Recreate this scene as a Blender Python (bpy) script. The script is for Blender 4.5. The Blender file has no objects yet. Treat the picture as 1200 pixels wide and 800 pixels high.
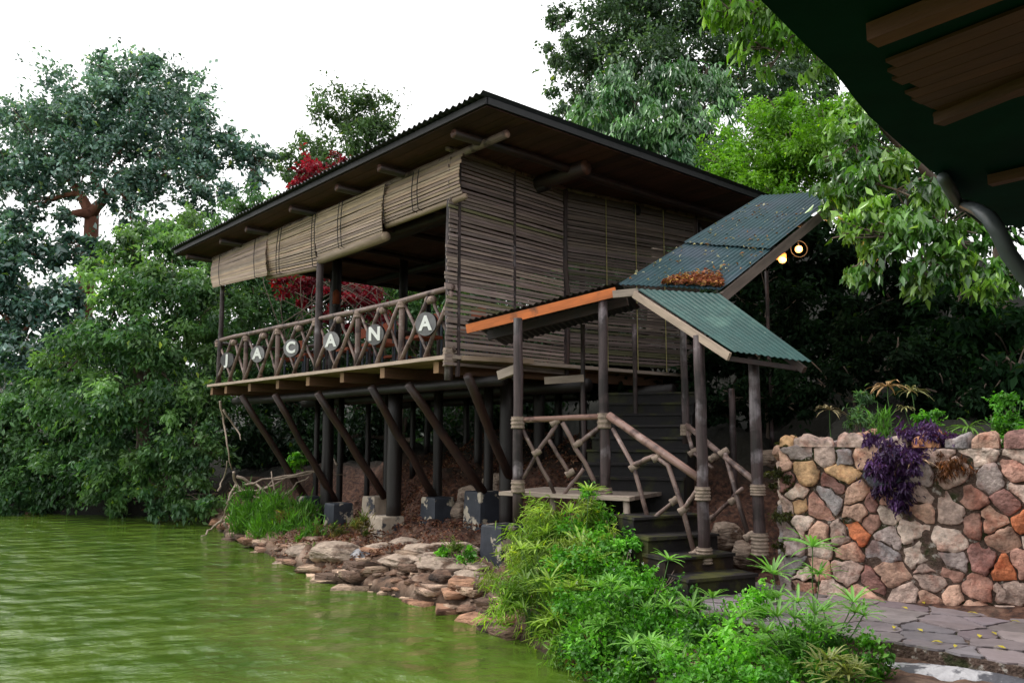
import bpy, math, random
import numpy as np
from mathutils import Vector, Matrix, noise
R = math.radians
SC = bpy.context.scene
COL = SC.collection
# ---------------------------------------------------------------- camera
F, PITCH, EYE = 941.0, math.atan(110/941), 2.2
cam = bpy.data.cameras.new('camera'); camo = bpy.data.objects.new('camera', cam); COL.objects.link(camo)
camo.location = (0, 0, EYE); camo.rotation_euler = (R(90)+PITCH, 0, 0)
cam.sensor_width = 36; cam.lens = F/1200*36; cam.clip_start = .05; cam.clip_end = 3000
SC.camera = camo
# ---------------------------------------------------------------- world (bright overcast)
SUN_EL, SUN_AZ = R(52), R(-75)      # azimuth from +Y, clockwise seen from above
w = bpy.data.worlds.new('World'); SC.world = w; w.use_nodes = True
nt = w.node_tree; nt.nodes.clear()
sky = nt.nodes.new('ShaderNodeTexSky'); sky.sky_type = 'NISHITA'; sky.sun_disc = False
sky.sun_elevation = SUN_EL; sky.sun_rotation = SUN_AZ
sky.air_density = 1.6; sky.dust_density = 6; sky.ozone_density = 1
hs = nt.nodes.new('ShaderNodeHueSaturation'); hs.inputs['Saturation'].default_value = .22
bgn = nt.nodes.new('ShaderNodeBackground'); bgn.inputs['Strength'].default_value = .15
wo = nt.nodes.new('ShaderNodeOutputWorld')
cl = nt.nodes.new('ShaderNodeTexNoise'); cl.inputs['Scale'].default_value = 1.6; cl.inputs['Detail'].default_value = 4
cr = nt.nodes.new('ShaderNodeMapRange'); cr.inputs[1].default_value=.3; cr.inputs[2].default_value=.7; cr.inputs[3].default_value=8.5; cr.inputs[4].default_value=10.5
cb = nt.nodes.new('ShaderNodeCombineColor')
mx = nt.nodes.new('ShaderNodeMix'); mx.data_type='RGBA'; mx.inputs[0].default_value=.65
tc = nt.nodes.new('ShaderNodeTexCoord')
nt.links.new(tc.outputs['Generated'], cl.inputs['Vector']); nt.links.new(cl.outputs['Fac'], cr.inputs[0])
for i in range(3): nt.links.new(cr.outputs[0], cb.inputs[i])
nt.links.new(sky.outputs[0], hs.inputs['Color']); nt.links.new(hs.outputs[0], mx.inputs[6]); nt.links.new(cb.outputs[0], mx.inputs[7])
nt.links.new(mx.outputs[2], bgn.inputs['Color']); nt.links.new(bgn.outputs[0], wo.inputs[0])
sun = bpy.data.lights.new('sun', 'SUN'); sun.energy = 1.1; sun.angle = R(14); sun.color = (1, .96, .9)
suno = bpy.data.objects.new('sun', sun); COL.objects.link(suno)
sd = Vector((math.sin(SUN_AZ)*math.cos(SUN_EL), math.cos(SUN_AZ)*math.cos(SUN_EL), math.sin(SUN_EL)))
suno.rotation_euler = (-sd).to_track_quat('-Z', 'Y').to_euler()
SC.view_settings.view_transform = 'Standard'; SC.view_settings.look = 'None'
SC.view_settings.gamma = 1; SC.view_settings.use_curve_mapping = False
SC.view_settings.exposure = .55
SC.render.engine = 'CYCLES'
SC.cycles.max_bounces = 6; SC.cycles.diffuse_bounces = 3; SC.cycles.glossy_bounces = 3
SC.cycles.transmission_bounces = 4; SC.cycles.use_denoising = True
SC.cycles.caustics_reflective = False; SC.cycles.caustics_refractive = False
# ---------------------------------------------------------------- layout helpers
CP, SP = math.cos(PITCH), math.sin(PITCH)
def ray(px, py):
    cx, cy = (px-600)/F, (400-py)/F
    return Vector((cx, CP-cy*SP, SP+cy*CP))
def at_y(px, py, Y):
    r = ray(px, py); t = Y/r.y; return Vector((r.x*t, Y, EYE+r.z*t))
def at_z(px, py, z):
    r = ray(px, py); t = (z-EYE)/r.z; return Vector((r.x*t, r.y*t, z))
NF = Vector((.750, .661, 0)).normalized()     # into the pavilion, across its lake front
DA = Vector((-NF.y, NF.x, 0))                 # along the lake front, away from us
def on_front(px, py, c=7.02):
    r = ray(px, py); t = c/(NF.dot(r)); return Vector((0, 0, EYE))+r*t
def rnd(a, b): return random.uniform(a, b)
# ---------------------------------------------------------------- object helpers
ORG = {}
def tag(o, label=None, cat=None, group=None, kind=None):
    if label: o['label'] = label
    if cat: o['category'] = cat
    if group: o['group'] = group
    if kind: o['kind'] = kind
    return o
def thing(name, loc, label, cat, group=None):
    o = bpy.data.objects.new(name, None); COL.objects.link(o); o.location = loc
    o.empty_display_size = .1; ORG[o.name] = Vector(loc)
    return tag(o, label, cat, group)
def link_mesh(name, me, mat, parent, smooth):
    me.materials.append(mat)
    if smooth: me.polygons.foreach_set('use_smooth', [True]*len(me.polygons))
    o = bpy.data.objects.new(name, me); COL.objects.link(o)
    if parent is not None: o.parent = parent
    return o
class MB:
    def __init__(s): s.v=[]; s.f=[]; s.c=[]; s.uv=[]
    def face(s, pts, col=(1,1,1), uv=None):
        b=len(s.v); s.v+= [tuple(p) for p in pts]; s.f.append(tuple(range(b,b+len(pts)))); s.c.append(col)
        s.uv.append(uv or [(p[0]+p[1], p[2]) for p in pts])
    def grid(s, P, col=(1,1,1), uvs=None):      # P[i][j] points ; shared vertices
        b=len(s.v); n=len(P); m=len(P[0])
        for row in P: s.v += [tuple(p) for p in row]
        for i in range(n-1):
            for j in range(m-1):
                s.f.append((b+i*m+j, b+(i+1)*m+j, b+(i+1)*m+j+1, b+i*m+j+1))
                s.c.append(col(i,j) if callable(col) else col)
                if uvs: s.uv.append([uvs(i,j),uvs(i+1,j),uvs(i+1,j+1),uvs(i,j+1)])
                else: s.uv.append([(i*.05,j*.05),((i+1)*.05,j*.05),((i+1)*.05,(j+1)*.05),(i*.05,(j+1)*.05)])
    def tube(s, pts, rad, seg=8, col=(1,1,1), cap=True, sq=None, up=None, capcol=None):
        pts=[Vector(p) for p in pts]; n=len(pts)
        if not hasattr(rad,'__len__'): rad=[rad]*n
        b=len(s.v); L=0; u0=random.random()*7; prev=None
        for i,p in enumerate(pts):
            d=(pts[min(i+1,n-1)]-pts[max(i-1,0)]); d=d.normalized() if d.length>1e-9 else Vector((0,0,1))
            if prev is None:
                ref = Vector(up) if up is not None else (Vector((0,0,1)) if abs(d.z)<.9 else Vector((1,0,0)))
            else: ref=prev
            x=(ref-d*ref.dot(d)); x.normalize(); y=d.cross(x); prev=x
            for k in range(seg):
                if sq: sx,sy=[(1,1),(-1,1),(-1,-1),(1,-1)][k]; q=p+x*(sx*sq[0]/2)+y*(sy*sq[1]/2)
                else:
                    a=2*math.pi*k/seg; q=p+(x*math.cos(a)+y*math.sin(a))*rad[i]
                s.v.append(tuple(q))
        per=2*math.pi*max(rad) if not sq else 2*(sq[0]+sq[1])
        for i in range(n-1):
            l=(pts[i+1]-pts[i]).length
            for k in range(seg):
                k2=(k+1)%seg
                s.f.append((b+i*seg+k, b+i*seg+k2, b+(i+1)*seg+k2, b+(i+1)*seg+k)); s.c.append(col)
                ua,ub=u0+per*k/seg,u0+per*(k+1)/seg
                s.uv.append([(ua,L),(ub,L),(ub,L+l),(ua,L+l)])
            L+=l
        if cap:
            for i,rev in ((0,True),(n-1,False)):
                idx=[b+i*seg+k for k in range(seg)]
                if rev: idx=idx[::-1]
                s.f.append(tuple(idx)); s.c.append(capcol or col); s.uv.append([(u0+.01*k,0) for k in idx])
    def beam(s, p0, p1, w, h, col=(1,1,1), up=(0,0,1), capcol=None):   # h along up
        s.tube([p0,p1], [max(w,h)/2]*2, 4, col, True, (h,w), up, capcol)
    def stick(s, p0, p1, r0, r1=None, bend=.012, seg=8, n=6, col=(1,1,1), capcol=None, knob=.06):
        p0,p1=Vector(p0),Vector(p1); r1=r1 or r0; L=(p1-p0).length
        pts=[];rad=[]; o=Vector((0,0,0))
        for i in range(n):
            t=i/(n-1); k=math.sin(math.pi*t)
            pts.append(p0.lerp(p1,t)+Vector((rnd(-1,1),rnd(-1,1),rnd(-1,1)))*bend*L*k)
            rad.append((r0+(r1-r0)*t)*(1+rnd(-knob,knob)))
        s.tube(pts,rad,seg,col,True,None,None,capcol)
    def box(s, c, size, rz=0, col=(1,1,1), jit=0):
        cx,cy,cz=c; sx,sy,sz=[q/2 for q in size]; co,si=math.cos(rz),math.sin(rz)
        P=[]
        for z in (-sz,sz):
            for x,y in ((-sx,-sy),(sx,-sy),(sx,sy),(-sx,sy)):
                P.append((cx+x*co-y*si+rnd(-jit,jit), cy+x*si+y*co+rnd(-jit,jit), cz+z+rnd(-jit,jit)))
        for f in ((3,2,1,0),(4,5,6,7),(0,1,5,4),(1,2,6,5),(2,3,7,6),(3,0,4,7)): s.face([P[i] for i in f],col)
    def wrap(s, p0, p1, r, turns=5, col=(1,1,1)):
        p0,p1=Vector(p0),Vector(p1); n=turns*4+1; pts=[];rad=[]
        for i in range(n):
            pts.append(p0.lerp(p1,i/(n-1))); rad.append(r*(1+.07*math.sin(i*math.pi/2)+rnd(-.03,.03)))
        s.tube(pts,rad,10,col)
    def build(s, name, mat, parent=None, smooth=False, label=None, cat=None, group=None, kind=None):
        org=Vector((0,0,0)); q=parent
        while q is not None:
            if q.name in ORG: org=ORG[q.name]; break
            q=q.parent
        me=bpy.data.meshes.new(name)
        me.from_pydata([(a-org.x,b-org.y,c-org.z) for a,b,c in s.v],[],s.f); 
        ca=me.attributes.new('Col','FLOAT_COLOR','CORNER'); cols=[]; uvs=[]
        for f,c,u in zip(s.f,s.c,s.uv):
            for k in range(len(f)): cols+= [c[0],c[1],c[2],1]; uvs += [u[k][0],u[k][1]]
        ca.data.foreach_set('color',cols)
        ul=me.uv_layers.new(name='UVMap'); ul.data.foreach_set('uv',uvs)
        o=link_mesh(name,me,mat,parent,smooth); 
        return tag(o,label,cat,group,kind)
def np_mesh(name, V, Fc, C, mat, parent=None, org=Vector((0,0,0)), **kw):
    """V (n,3), Fc (m,k) faces, C (n,3) vertex colours"""
    V=V-np.array(org)[None,:]; me=bpy.data.meshes.new(name); k=Fc.shape[1]
    me.vertices.add(len(V)); me.vertices.foreach_set('co',V.astype(np.float32).ravel())
    me.loops.add(Fc.size); me.loops.foreach_set('vertex_index',Fc.astype(np.int32).ravel())
    me.polygons.add(len(Fc)); me.polygons.foreach_set('loop_start',(np.arange(len(Fc))*k).astype(np.int32))
    me.update(calc_edges=True)
    ca=me.attributes.new('Col','FLOAT_COLOR','POINT')
    ca.data.foreach_set('color',np.concatenate([C,np.ones((len(C),1))],1).astype(np.float32).ravel())
    o=link_mesh(name,me,mat,parent,kw.pop('smooth',False)); return tag(o,**kw)
# ---------------------------------------------------------------- materials
def mk(name): 
    m=bpy.data.materials.new(name); m.use_nodes=True; n=m.node_tree; return m,n,n.nodes['Principled BSDF'],n.nodes['Material Output']
def mat(name, col, rough=.7, var=.35, scale=3., stretch=(1,1,1), bump=.3, bscale=None, bdist=.01, patch=None, patch2=None, uv=False, spec=.4, metal=0, attr=True):
    m,n,b,o=mk(name); L=n.links; N=n.nodes.new
    b.inputs['Roughness'].default_value=rough; b.inputs['Specular IOR Level'].default_value=spec; b.inputs['Metallic'].default_value=metal
    tc=N('ShaderNodeTexCoord'); mp=N('ShaderNodeMapping'); L.new(tc.outputs['UV' if uv else 'Object'],mp.inputs[0]); mp.inputs['Scale'].default_value=stretch
    no=N('ShaderNodeTexNoise'); no.inputs['Scale'].default_value=scale; no.inputs['Detail'].default_value=8; no.inputs['Roughness'].default_value=.65; L.new(mp.outputs[0],no.inputs['Vector'])
    mr=N('ShaderNodeMapRange'); mr.inputs[1].default_value=.25; mr.inputs[2].default_value=.75; mr.inputs[3].default_value=1-var; mr.inputs[4].default_value=1+var; L.new(no.outputs['Fac'],mr.inputs[0])
    cur=None
    base=N('ShaderNodeRGB'); base.outputs[0].default_value=(*col,1); cur=base.outputs[0]
    for p in (patch,patch2):
        if not p: continue
        pc,ps,lo,hi=p
        pn=N('ShaderNodeTexNoise'); pn.inputs['Scale'].default_value=ps; pn.inputs['Detail'].default_value=6; pn.inputs['Roughness'].default_value=.6
        L.new(tc.outputs['Object'],pn.inputs['Vector'])
        pr=N('ShaderNodeMapRange'); pr.inputs[1].default_value=lo; pr.inputs[2].default_value=hi; L.new(pn.outputs['Fac'],pr.inputs[0])
        mi=N('ShaderNodeMix'); mi.data_type='RGBA'; mi.inputs[7].default_value=(*pc,1); L.new(pr.outputs[0],mi.inputs[0]); L.new(cur,mi.inputs[6]); cur=mi.outputs[2]
    def mul(a,bb):
        x=N('ShaderNodeMix'); x.data_type='RGBA'; x.blend_type='MULTIPLY'; x.inputs[0].default_value=1; L.new(a,x.inputs[6]); L.new(bb,x.inputs[7]); return x.outputs[2]
    cc=N('ShaderNodeCombineColor'); 
    for i in range(3): L.new(mr.outputs[0],cc.inputs[i])
    cur=mul(cur,cc.outputs[0])
    if attr:
        at=N('ShaderNodeAttribute'); at.attribute_name='Col'; cur=mul(cur,at.outputs['Color'])
    L.new(cur,b.inputs['Base Color'])
    if bump:
        bn=N('ShaderNodeTexNoise'); bn.inputs['Scale'].default_value=bscale or scale*3; bn.inputs['Detail'].default_value=6; L.new(mp.outputs[0],bn.inputs['Vector'])
        bu=N('ShaderNodeBump'); bu.inputs['Strength'].default_value=bump; bu.inputs['Distance'].default_value=bdist; L.new(bn.outputs['Fac'],bu.inputs['Height']); L.new(bu.outputs[0],b.inputs['Normal'])
    return m
def leafmat(name, trans=.35, rough=.45, spec=.4, tcol=(1.3,1.5,.5)):
    m,n,b,o=mk(name); L=n.links; N=n.nodes.new
    at=N('ShaderNodeAttribute'); at.attribute_name='Col'; L.new(at.outputs['Color'],b.inputs['Base Color'])
    b.inputs['Roughness'].default_value=rough; b.inputs['Specular IOR Level'].default_value=spec
    t=N('ShaderNodeBsdfTranslucent'); x=N('ShaderNodeMix'); x.data_type='RGBA'; x.blend_type='MULTIPLY'; x.inputs[0].default_value=1; x.inputs[7].default_value=(*tcol,1)
    L.new(at.outputs['Color'],x.inputs[6]); L.new(x.outputs[2],t.inputs['Color'])
    ms=N('ShaderNodeMixShader'); ms.inputs[0].default_value=trans; L.new(b.outputs[0],ms.inputs[1]); L.new(t.outputs[0],ms.inputs[2]); L.new(ms.outputs[0],o.inputs[0])
    return m
WS=(26,1.4,1)
M=dict(
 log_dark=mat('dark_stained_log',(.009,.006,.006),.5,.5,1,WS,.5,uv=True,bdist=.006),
 log=mat('weathered_log',(.05,.033,.034),.55,.8,1,WS,.6,uv=True,bdist=.01,patch=((.016,.010,.010),3,.48,.58),patch2=((.17,.145,.16),2.3,.56,.66)),
 log_red=mat('red_brown_log',(.033,.016,.013),.5,.5,1,WS,.5,uv=True,bdist=.006,patch=((.02,.012,.012),2.5,.5,.6)),
 rail=mat('rail_pole',(.17,.115,.10),.55,.45,1,WS,.5,uv=True,bdist=.005,patch=((.05,.03,.028),4,.50,.60),patch2=((.26,.20,.19),6,.58,.66)),
 soffit=mat('roof_boards',(.075,.030,.024),.7,.6,1.5,(6,1.2,1),.4,uv=True),
 plank=mat('deck_plank',(.30,.21,.13),.7,.4,1.5,(12,1.2,1),.4,uv=True,bdist=.004),
 greyplank=mat('grey_board',(.30,.24,.20),.75,.45,1.5,(12,1.2,1),.5,uv=True,bdist=.004),
 bamboo=mat('split_bamboo',(.36,.265,.19),.6,.35,1.5,(14,1.5,1),.3,uv=True,bdist=.003),
 slat=mat('weathered_slat',(.15,.118,.105),.65,.4,1.5,(14,1.5,1),.3,uv=True,bdist=.003),
 orange=mat('orange_varnish',(.50,.13,.025),.45,.4,1.5,(10,1.2,1),.3,uv=True,bdist=.003,patch=((.10,.04,.02),3,.55,.68)),
 rope=mat('rope',(.23,.175,.14),.9,.6,14,(1,1,1),.8,bscale=70,bdist=.008),
 green_tin=mat('green_corrugated_sheet',(.012,.055,.05),.5,.3,5,(1,1,1),.1,patch=((.06,.13,.105),2.2,.5,.72),patch2=((.20,.27,.23),28,.66,.72),spec=.3),
 blue_tin=mat('blue_green_corrugated_sheet',(.012,.044,.052),.62,.35,4,(1,1,1),.1,patch=((.035,.055,.075),1.8,.45,.65),patch2=((.30,.36,.38),24,.68,.73),spec=.3),
 dark_tin=mat('dark_corrugated_sheet',(.03,.032,.04),.5,.4,3,(1,1,1),.1),
 black=mat('black_painted_timber',(.012,.012,.014),.6,.3,3),
 under_green=mat('dark_green_board',(.003,.032,.030),.75,.35,2.,bump=.2,spec=.05,patch2=((.04,.05,.05),30,.72,.75)),
 near_wood=mat('brown_rafter',(.11,.045,.024),.65,.5,1.5,(9,1.3,1),.4,uv=True),
 footing=mat('black_painted_concrete',(.028,.033,.045),.6,.4,4,bump=.5,bscale=14,patch=((.40,.35,.28),2.9,.56,.59)),
 bare=mat('bare_concrete',(.36,.30,.24),.85,.35,4,bump=.6,bscale=14,patch=((.05,.05,.06),3,.60,.64)),
 stone=mat('field_stone',(1,1,1),.8,.75,11,bump=1,bscale=30,bdist=.02,patch=((.80,.60,.55),5,.50,.66),patch2=((.95,.9,.85),17,.60,.70)),
 mortar=mat('mossy_mortar',(.10,.065,.05),.9,.6,14,bump=1,bscale=40,bdist=.03,patch=((.035,.04,.012),4,.52,.6),patch2=((.30,.27,.24),14,.58,.66)),
 flag=mat('flagstone',(.20,.175,.18),.6,.3,5,bump=.4,bscale=25,patch=((.10,.10,.05),2.5,.6,.7)),
 rock=mat('bank_rock',(.37,.285,.225),.85,.6,5,(1,1,3.5),1,bscale=11,bdist=.07,patch=((.10,.06,.04),2.4,.53,.62),patch2=((.50,.45,.42),3.,.63,.7)),
 whiterock=mat('white_veined_stone',(.42,.41,.43),.7,.5,5,(1,1,1),.8,bscale=14,bdist=.03,patch=((.06,.06,.07),5,.46,.54)),
 step=mat('step_concrete',(.008,.0065,.007),.7,.4,5,bump=.5,bscale=20,patch=((.03,.032,.006),3,.52,.62)),
 bark_red=mat('red_bark',(.17,.065,.04),.8,.45,3,(1,1,.3),.6,bdist=.03),
 bark=mat('grey_bark',(.12,.09,.07),.85,.45,4,(1,1,.3),.6,bdist=.02),
 twig=mat('pale_dead_twig',(.32,.25,.20),.8,.4,6),
 iron=mat('dark_metal',(.02,.02,.022),.45,.2,3),
 zinc=mat('grey_pipe',(.05,.06,.065),.45,.3,3),
 white=mat('white_letter_paint',(.78,.78,.76),.6,.08,6,attr=False),
 disc=mat('grey_disc_paint',(.13,.125,.13),.6,.35,9),
 orangecloth=mat('orange_cushion',(.20,.045,.018),.85,.3,6),
 bluepaint=mat('blue_grey_paint',(.03,.04,.06),.6,.3,6),
 terracotta=mat('terracotta',(.30,.10,.05),.85,.3,6),
 dryleaf=leafmat('dry_leaf',.15,.7,.2,(1,.9,.7)),
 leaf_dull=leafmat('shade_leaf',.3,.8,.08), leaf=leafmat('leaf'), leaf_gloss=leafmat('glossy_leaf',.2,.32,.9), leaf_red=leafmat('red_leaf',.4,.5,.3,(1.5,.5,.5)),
)
# ---------------------------------------------------------------- leaves
def leaf_arrays(cen, axis, nrm, size, width, fold=.25, curl=0.):
    """kites: base, left, tip, right"""
    side=np.cross(axis,nrm); side/= np.linalg.norm(side,axis=1,keepdims=True)+1e-9
    up=np.cross(side,axis)
    s=size[:,None]; w_=(size*width)[:,None]
    b=cen-axis*s*.5; t=cen+axis*s*.5-up*s*curl
    l=cen-axis*s*.06+side*w_*.5+up*w_*fold; r=cen-axis*s*.06-side*w_*.5+up*w_*fold
    n=len(cen); V=np.stack([b,l,t,r],1).reshape(-1,3)
    i=np.arange(n)*4
    Fc=np.concatenate([np.stack([i,i+2,i+1],1),np.stack([i,i+3,i+2],1)],0)
    return V,Fc
def unit(a): return a/(np.linalg.norm(a,axis=1,keepdims=True)+1e-9)
GROW,DENS=1.16,1.75
def ball_leaves(rs, balls, leaf, width, cover, cols, droop=.3, upb=.6, sub=.34, flat=.75, shell=.25, lo=-1.0, sprig=.3, slen=.75):
    """balls: (center, radius); leaves gather in sub-clumps through the outer part of each ball"""
    C=[];A=[];Nn=[];S=[];K=[]; cols=np.array(cols)
    for c,r in balls:
        r=r*GROW; area=math.pi*r*r; n=int(cover*DENS*area/(leaf*leaf*width*.5)); ns=max(9,int(17*min(3,r/ .8)))
        d=unit(rs.normal(size=(ns,3))); rad=r*(shell+(1-shell)*rs.random(ns)**.7)
        d[:,2]=np.maximum(d[:,2],lo); 
        sc=np.array(c)[None,:]+d*rad[:,None]*np.array([1,1,flat])
        who=rs.integers(0,ns,n); sr=r*sub*(.6+.8*rs.random(ns))
        off=unit(rs.normal(size=(n,3)))*(rs.random(n)**.45)[:,None]
        off[:,2]*=.62
        p=sc[who]+off*sr[who][:,None]
        a=off*1.0+rs.normal(size=(n,3))*.7; a[:,2]-=droop*1.6
        if sprig>0:            # twigs that leave the clumps and break the outline
            m=int(n*sprig); per=max(6,int(m/(ns*5))); k=max(1,m//per)
            w0=rs.integers(0,ns,k); dd=unit(unit(sc[w0]-np.array(c)[None,:])*.9+rs.normal(size=(k,3))*.75+np.array([0,0,.25-.5*max(droop,0)]))
            ll=r*slen*(.25+.75*rs.random(k)); st=sc[w0]+unit(rs.normal(size=(k,3)))*(sr[w0]*.5)[:,None]
            j=np.repeat(np.arange(k),per)[:m]; m=len(j); tt=rs.random(m)
            p[:m]=st[j]+dd[j]*(ll[j]*tt)[:,None]+np.array([0,0,-1.])*(ll[j]*tt**2*.25*max(droop,0))[:,None]+rs.normal(size=(m,3))*leaf*.45
            a[:m]=dd[j]+rs.normal(size=(m,3))*.55; a[:m,2]-=droop*1.4; who[:m]=w0[j]; off[:m]=dd[j]*.5
        C.append(p);A.append(unit(a))
        nn=rs.normal(size=(n,3))*.6+off*.5; nn[:,2]+=upb*1.6; Nn.append(unit(nn))
        S.append(leaf*(.65+.7*rs.random(n)))
        ci=rs.random(ns); k1=(ci*(len(cols)-1)).astype(int)
        cc=cols[k1[who]]*(.6+.75*rs.random(ns))[who][:,None]*(.75+.5*rs.random(n))[:,None]
        yel=rs.random(n)<.012; cc[yel]=cc[yel]*np.array([3.,2.2,.6])
        K.append(cc)
    C=np.concatenate(C);A=np.concatenate(A);Nn=np.concatenate(Nn);S=np.concatenate(S);K=np.concatenate(K)
    V,Fc=leaf_arrays(C,A,Nn,S,width,.22,.12)
    return V,Fc,np.repeat(K,4,0)
def limb(mb, p0, p1, r0, r1, sag=.12, n=7, seg=7, rng=random):
    p0,p1=Vector(p0),Vector(p1); L=(p1-p0).length
    m1=p0.lerp(p1,.5)+Vector((rng.uniform(-1,1),rng.uniform(-1,1),rng.uniform(-.4,1)))*L*sag+Vector((0,0,L*.12 if r0>.06 else 0))
    pts=[];rad=[]
    for i in range(n):
        t=i/(n-1); q=p0*(1-t)**2+m1*2*t*(1-t)+p1*t*t
        pts.append(q+Vector((rng.uniform(-1,1),rng.uniform(-1,1),rng.uniform(-1,1)))*L*.012*(0<i<n-1)); rad.append(r0+(r1-r0)*t)
    mb.tube(pts,rad,seg); return pts
def tree(name, label, cat, base, balls, leaf, width, cover, cols, tr, bark='bark', lm='leaf', seed=1, fork=None, group=None, limbs=None, **kw):
    rs=np.random.default_rng(seed); rg=random.Random(seed)
    t=thing(name,base,label,cat,group); base=Vector(base)
    V,Fc,C=ball_leaves(rs,balls,leaf,width,cover,cols,**kw)
    np_mesh('crown',V,Fc,C,M[lm],t,base)
    mb=MB(); cs=sum((Vector(c) for c,r in balls),Vector())/len(balls)
    fork=Vector(fork) if fork else base.lerp(cs,.6)
    limb(mb,base-Vector((0,0,.4)),fork,tr,tr*.7,.05,8,9,rg)
    nodes=[(fork,tr*.95)]
    for c,r in sorted(balls,key=lambda q:(Vector(q[0])-fork).length):
        c=Vector(c); dc=(c-fork).length; best=min(nodes,key=lambda q:(q[0]-c).length+ (0 if (q[0]-fork).length<dc else 9)+.25*(q[0]-fork).length)
        r0=best[1]*.68; r1=max(.012,r0*.28); pts=limb(mb,best[0]-Vector((0,0,r0*.9)),c,r0,r1,.10,8,7,rg); nodes.append((c,max(.02,r0*.45))); nodes.append((pts[3],r0*.75))
        for k in range(limbs or 4):
            q=pts[rg.randint(3,5)]; d=Vector((rg.uniform(-1,1),rg.uniform(-1,1),rg.uniform(-.3,1)))
            limb(mb,q,c+d.normalized()*r*.85,max(.012,r1*.6),.008,.15,5,5,rg)
    mb.build('trunk',M[bark],t,True)
    return t
def pxballs(L):     # (px, py, radius px, distance)
    return [(at_y(a,b,Y), r*Y/F) for a,b,r,Y in L]
# ---------------------------------------------------------------- voronoi stones
def clip(poly, a, b, c):   # keep a*x+b*y<=c
    out=[]
    for i in range(len(poly)):
        p,q=poly[i],poly[(i+1)%len(poly)]; dp=a*p[0]+b*p[1]-c; dq=a*q[0]+b*q[1]-c
        if dp<=0: out.append(p)
        if (dp<0<dq) or (dq<0<dp):
            t=dp/(dp-dq); out.append((p[0]+(q[0]-p[0])*t,p[1]+(q[1]-p[1])*t))
    return out
def cells(pts, bound, gap, reach):
    out=[]
    for i,p in enumerate(pts):
        poly=list(bound)
        for j,q in enumerate(pts):
            if i==j: continue
            dx,dy=q[0]-p[0],q[1]-p[1]; d=math.hypot(dx,dy)
            if d>reach: continue
            dx/=d;dy/=d; m=dx*(p[0]+q[0])/2+dy*(p[1]+q[1])/2-gap/2
            poly=clip(poly,dx,dy,m)
            if len(poly)<3: break
        if len(poly)>=3: out.append((p,poly))
    return out
def chaikin(poly,k=.22):
    o=[]
    for i in range(len(poly)):
        p,q=poly[i],poly[(i+1)%len(poly)]
        o.append((p[0]*(1-k)+q[0]*k,p[1]*(1-k)+q[1]*k)); o.append((p[0]*k+q[0]*(1-k),p[1]*k+q[1]*(1-k)))
    return o
def scatter(x0,x1,y0,y1,dx,dy,jit,rg):
    pts=[];r=0;y=y0
    while y<y1:
        x=x0+(r%2)*dx/2
        while x<x1:
            pts.append((x+rg.uniform(-jit,jit)*dx,y+rg.uniform(-jit,jit)*dy)); x+=dx*rg.uniform(.7,1.35)
        y+=dy; r+=1
    return pts
def stones(mb, cl, mapf, bulge, colf, rg, rings=((1,0),(.975,.65),(.92,.92),(.68,1),(.35,.97)), sm=2, rough=.22, tilt=.22, ragged=.034):
    for p,poly in cl:
        for q_ in range(sm): poly=chaikin(poly,.12 if q_==0 else .22)
        if ragged:
            o=[]
            for i in range(len(poly)):
                p1,p2=poly[i],poly[(i+1)%len(poly)]; k=max(1,int(math.hypot(p1[0]-p2[0],p1[1]-p2[1])/.035))
                for j in range(k):
                    x=p1[0]+(p2[0]-p1[0])*j/k; y=p1[1]+(p2[1]-p1[1])*j/k; o.append((x+ragged*noise.noise(Vector((x*16,y*16,p[0]*5))),y+ragged*noise.noise(Vector((x*16,y*16,9+p[1]*5)))))
            poly=o
        cx=sum(q[0] for q in poly)/len(poly); cy=sum(q[1] for q in poly)/len(poly)
        rr=max(.03,min(math.hypot(q[0]-cx,q[1]-cy) for q in poly))
        bl=bulge*rg.uniform(.55,1.25); tx,ty=rg.uniform(-tilt,tilt),rg.uniform(-tilt,tilt); col=colf(); rows=[]
        for s_,h in rings:
            row=[]
            for q in poly:
                x=cx+(q[0]-cx)*s_; y=cy+(q[1]-cy)*s_
                n_=noise.noise(Vector((x*7,y*7,p[0]*3)))
                row.append(mapf(x,y,bl*h*(1+rough*4*n_*h)+(tx*(x-cx)+ty*(y-cy))*h))
            row.append(row[0]); rows.append(row)
        P=[[rows[i][j] for i in range(len(rows))] for j in range(len(rows[0]))]
        mb.grid(P,col)
        mb.face([r_[-1] for r_ in P[:-1]],col)
def boulder(c, size, seed, mat_, label, group, rz=0, name='boulder', cat='rock', layers=0):
    import bmesh
    bm=bmesh.new(); bmesh.ops.create_icosphere(bm,subdivisions=4,radius=1)
    rg=random.Random(seed); o=Vector((rg.uniform(0,99),rg.uniform(0,99),rg.uniform(0,99))); mtx=Matrix.Rotation(rz,3,'Z')
    planes=[(Vector((rg.gauss(0,1),rg.gauss(0,1),rg.gauss(0,1))).normalized(),rg.uniform(.62,.9)) for _ in range(11)]
    for v in bm.verts:
        p=v.co.copy()
        for n_,d in planes:
            e=p.dot(n_)-d
            if e>0: p-=n_*e*.9
        p*=1+.12*noise.noise(p*1.7+o)+.07*noise.noise(p*4.1+o)+.03*noise.noise(p*9+o)
        if layers: p.x*=1+.10*math.sin(p.z*layers+2*noise.noise(p+o)); p.y*=1+.10*math.sin(p.z*layers+1+2*noise.noise(p+o))
        v.co=mtx@Vector((p.x*size[0],p.y*size[1],p.z*size[2]))
    me=bpy.data.meshes.new(name); bm.to_mesh(me); bm.free()
    a=me.attributes.new('Col','FLOAT_COLOR','POINT'); k=rg.uniform(.75,1.2); a.data.foreach_set('color',[k,k,k,1]*len(me.vertices))
    ob=link_mesh(name,me,M[mat_],None,True); ob.location=c
    return tag(ob,label,cat,group)
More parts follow.
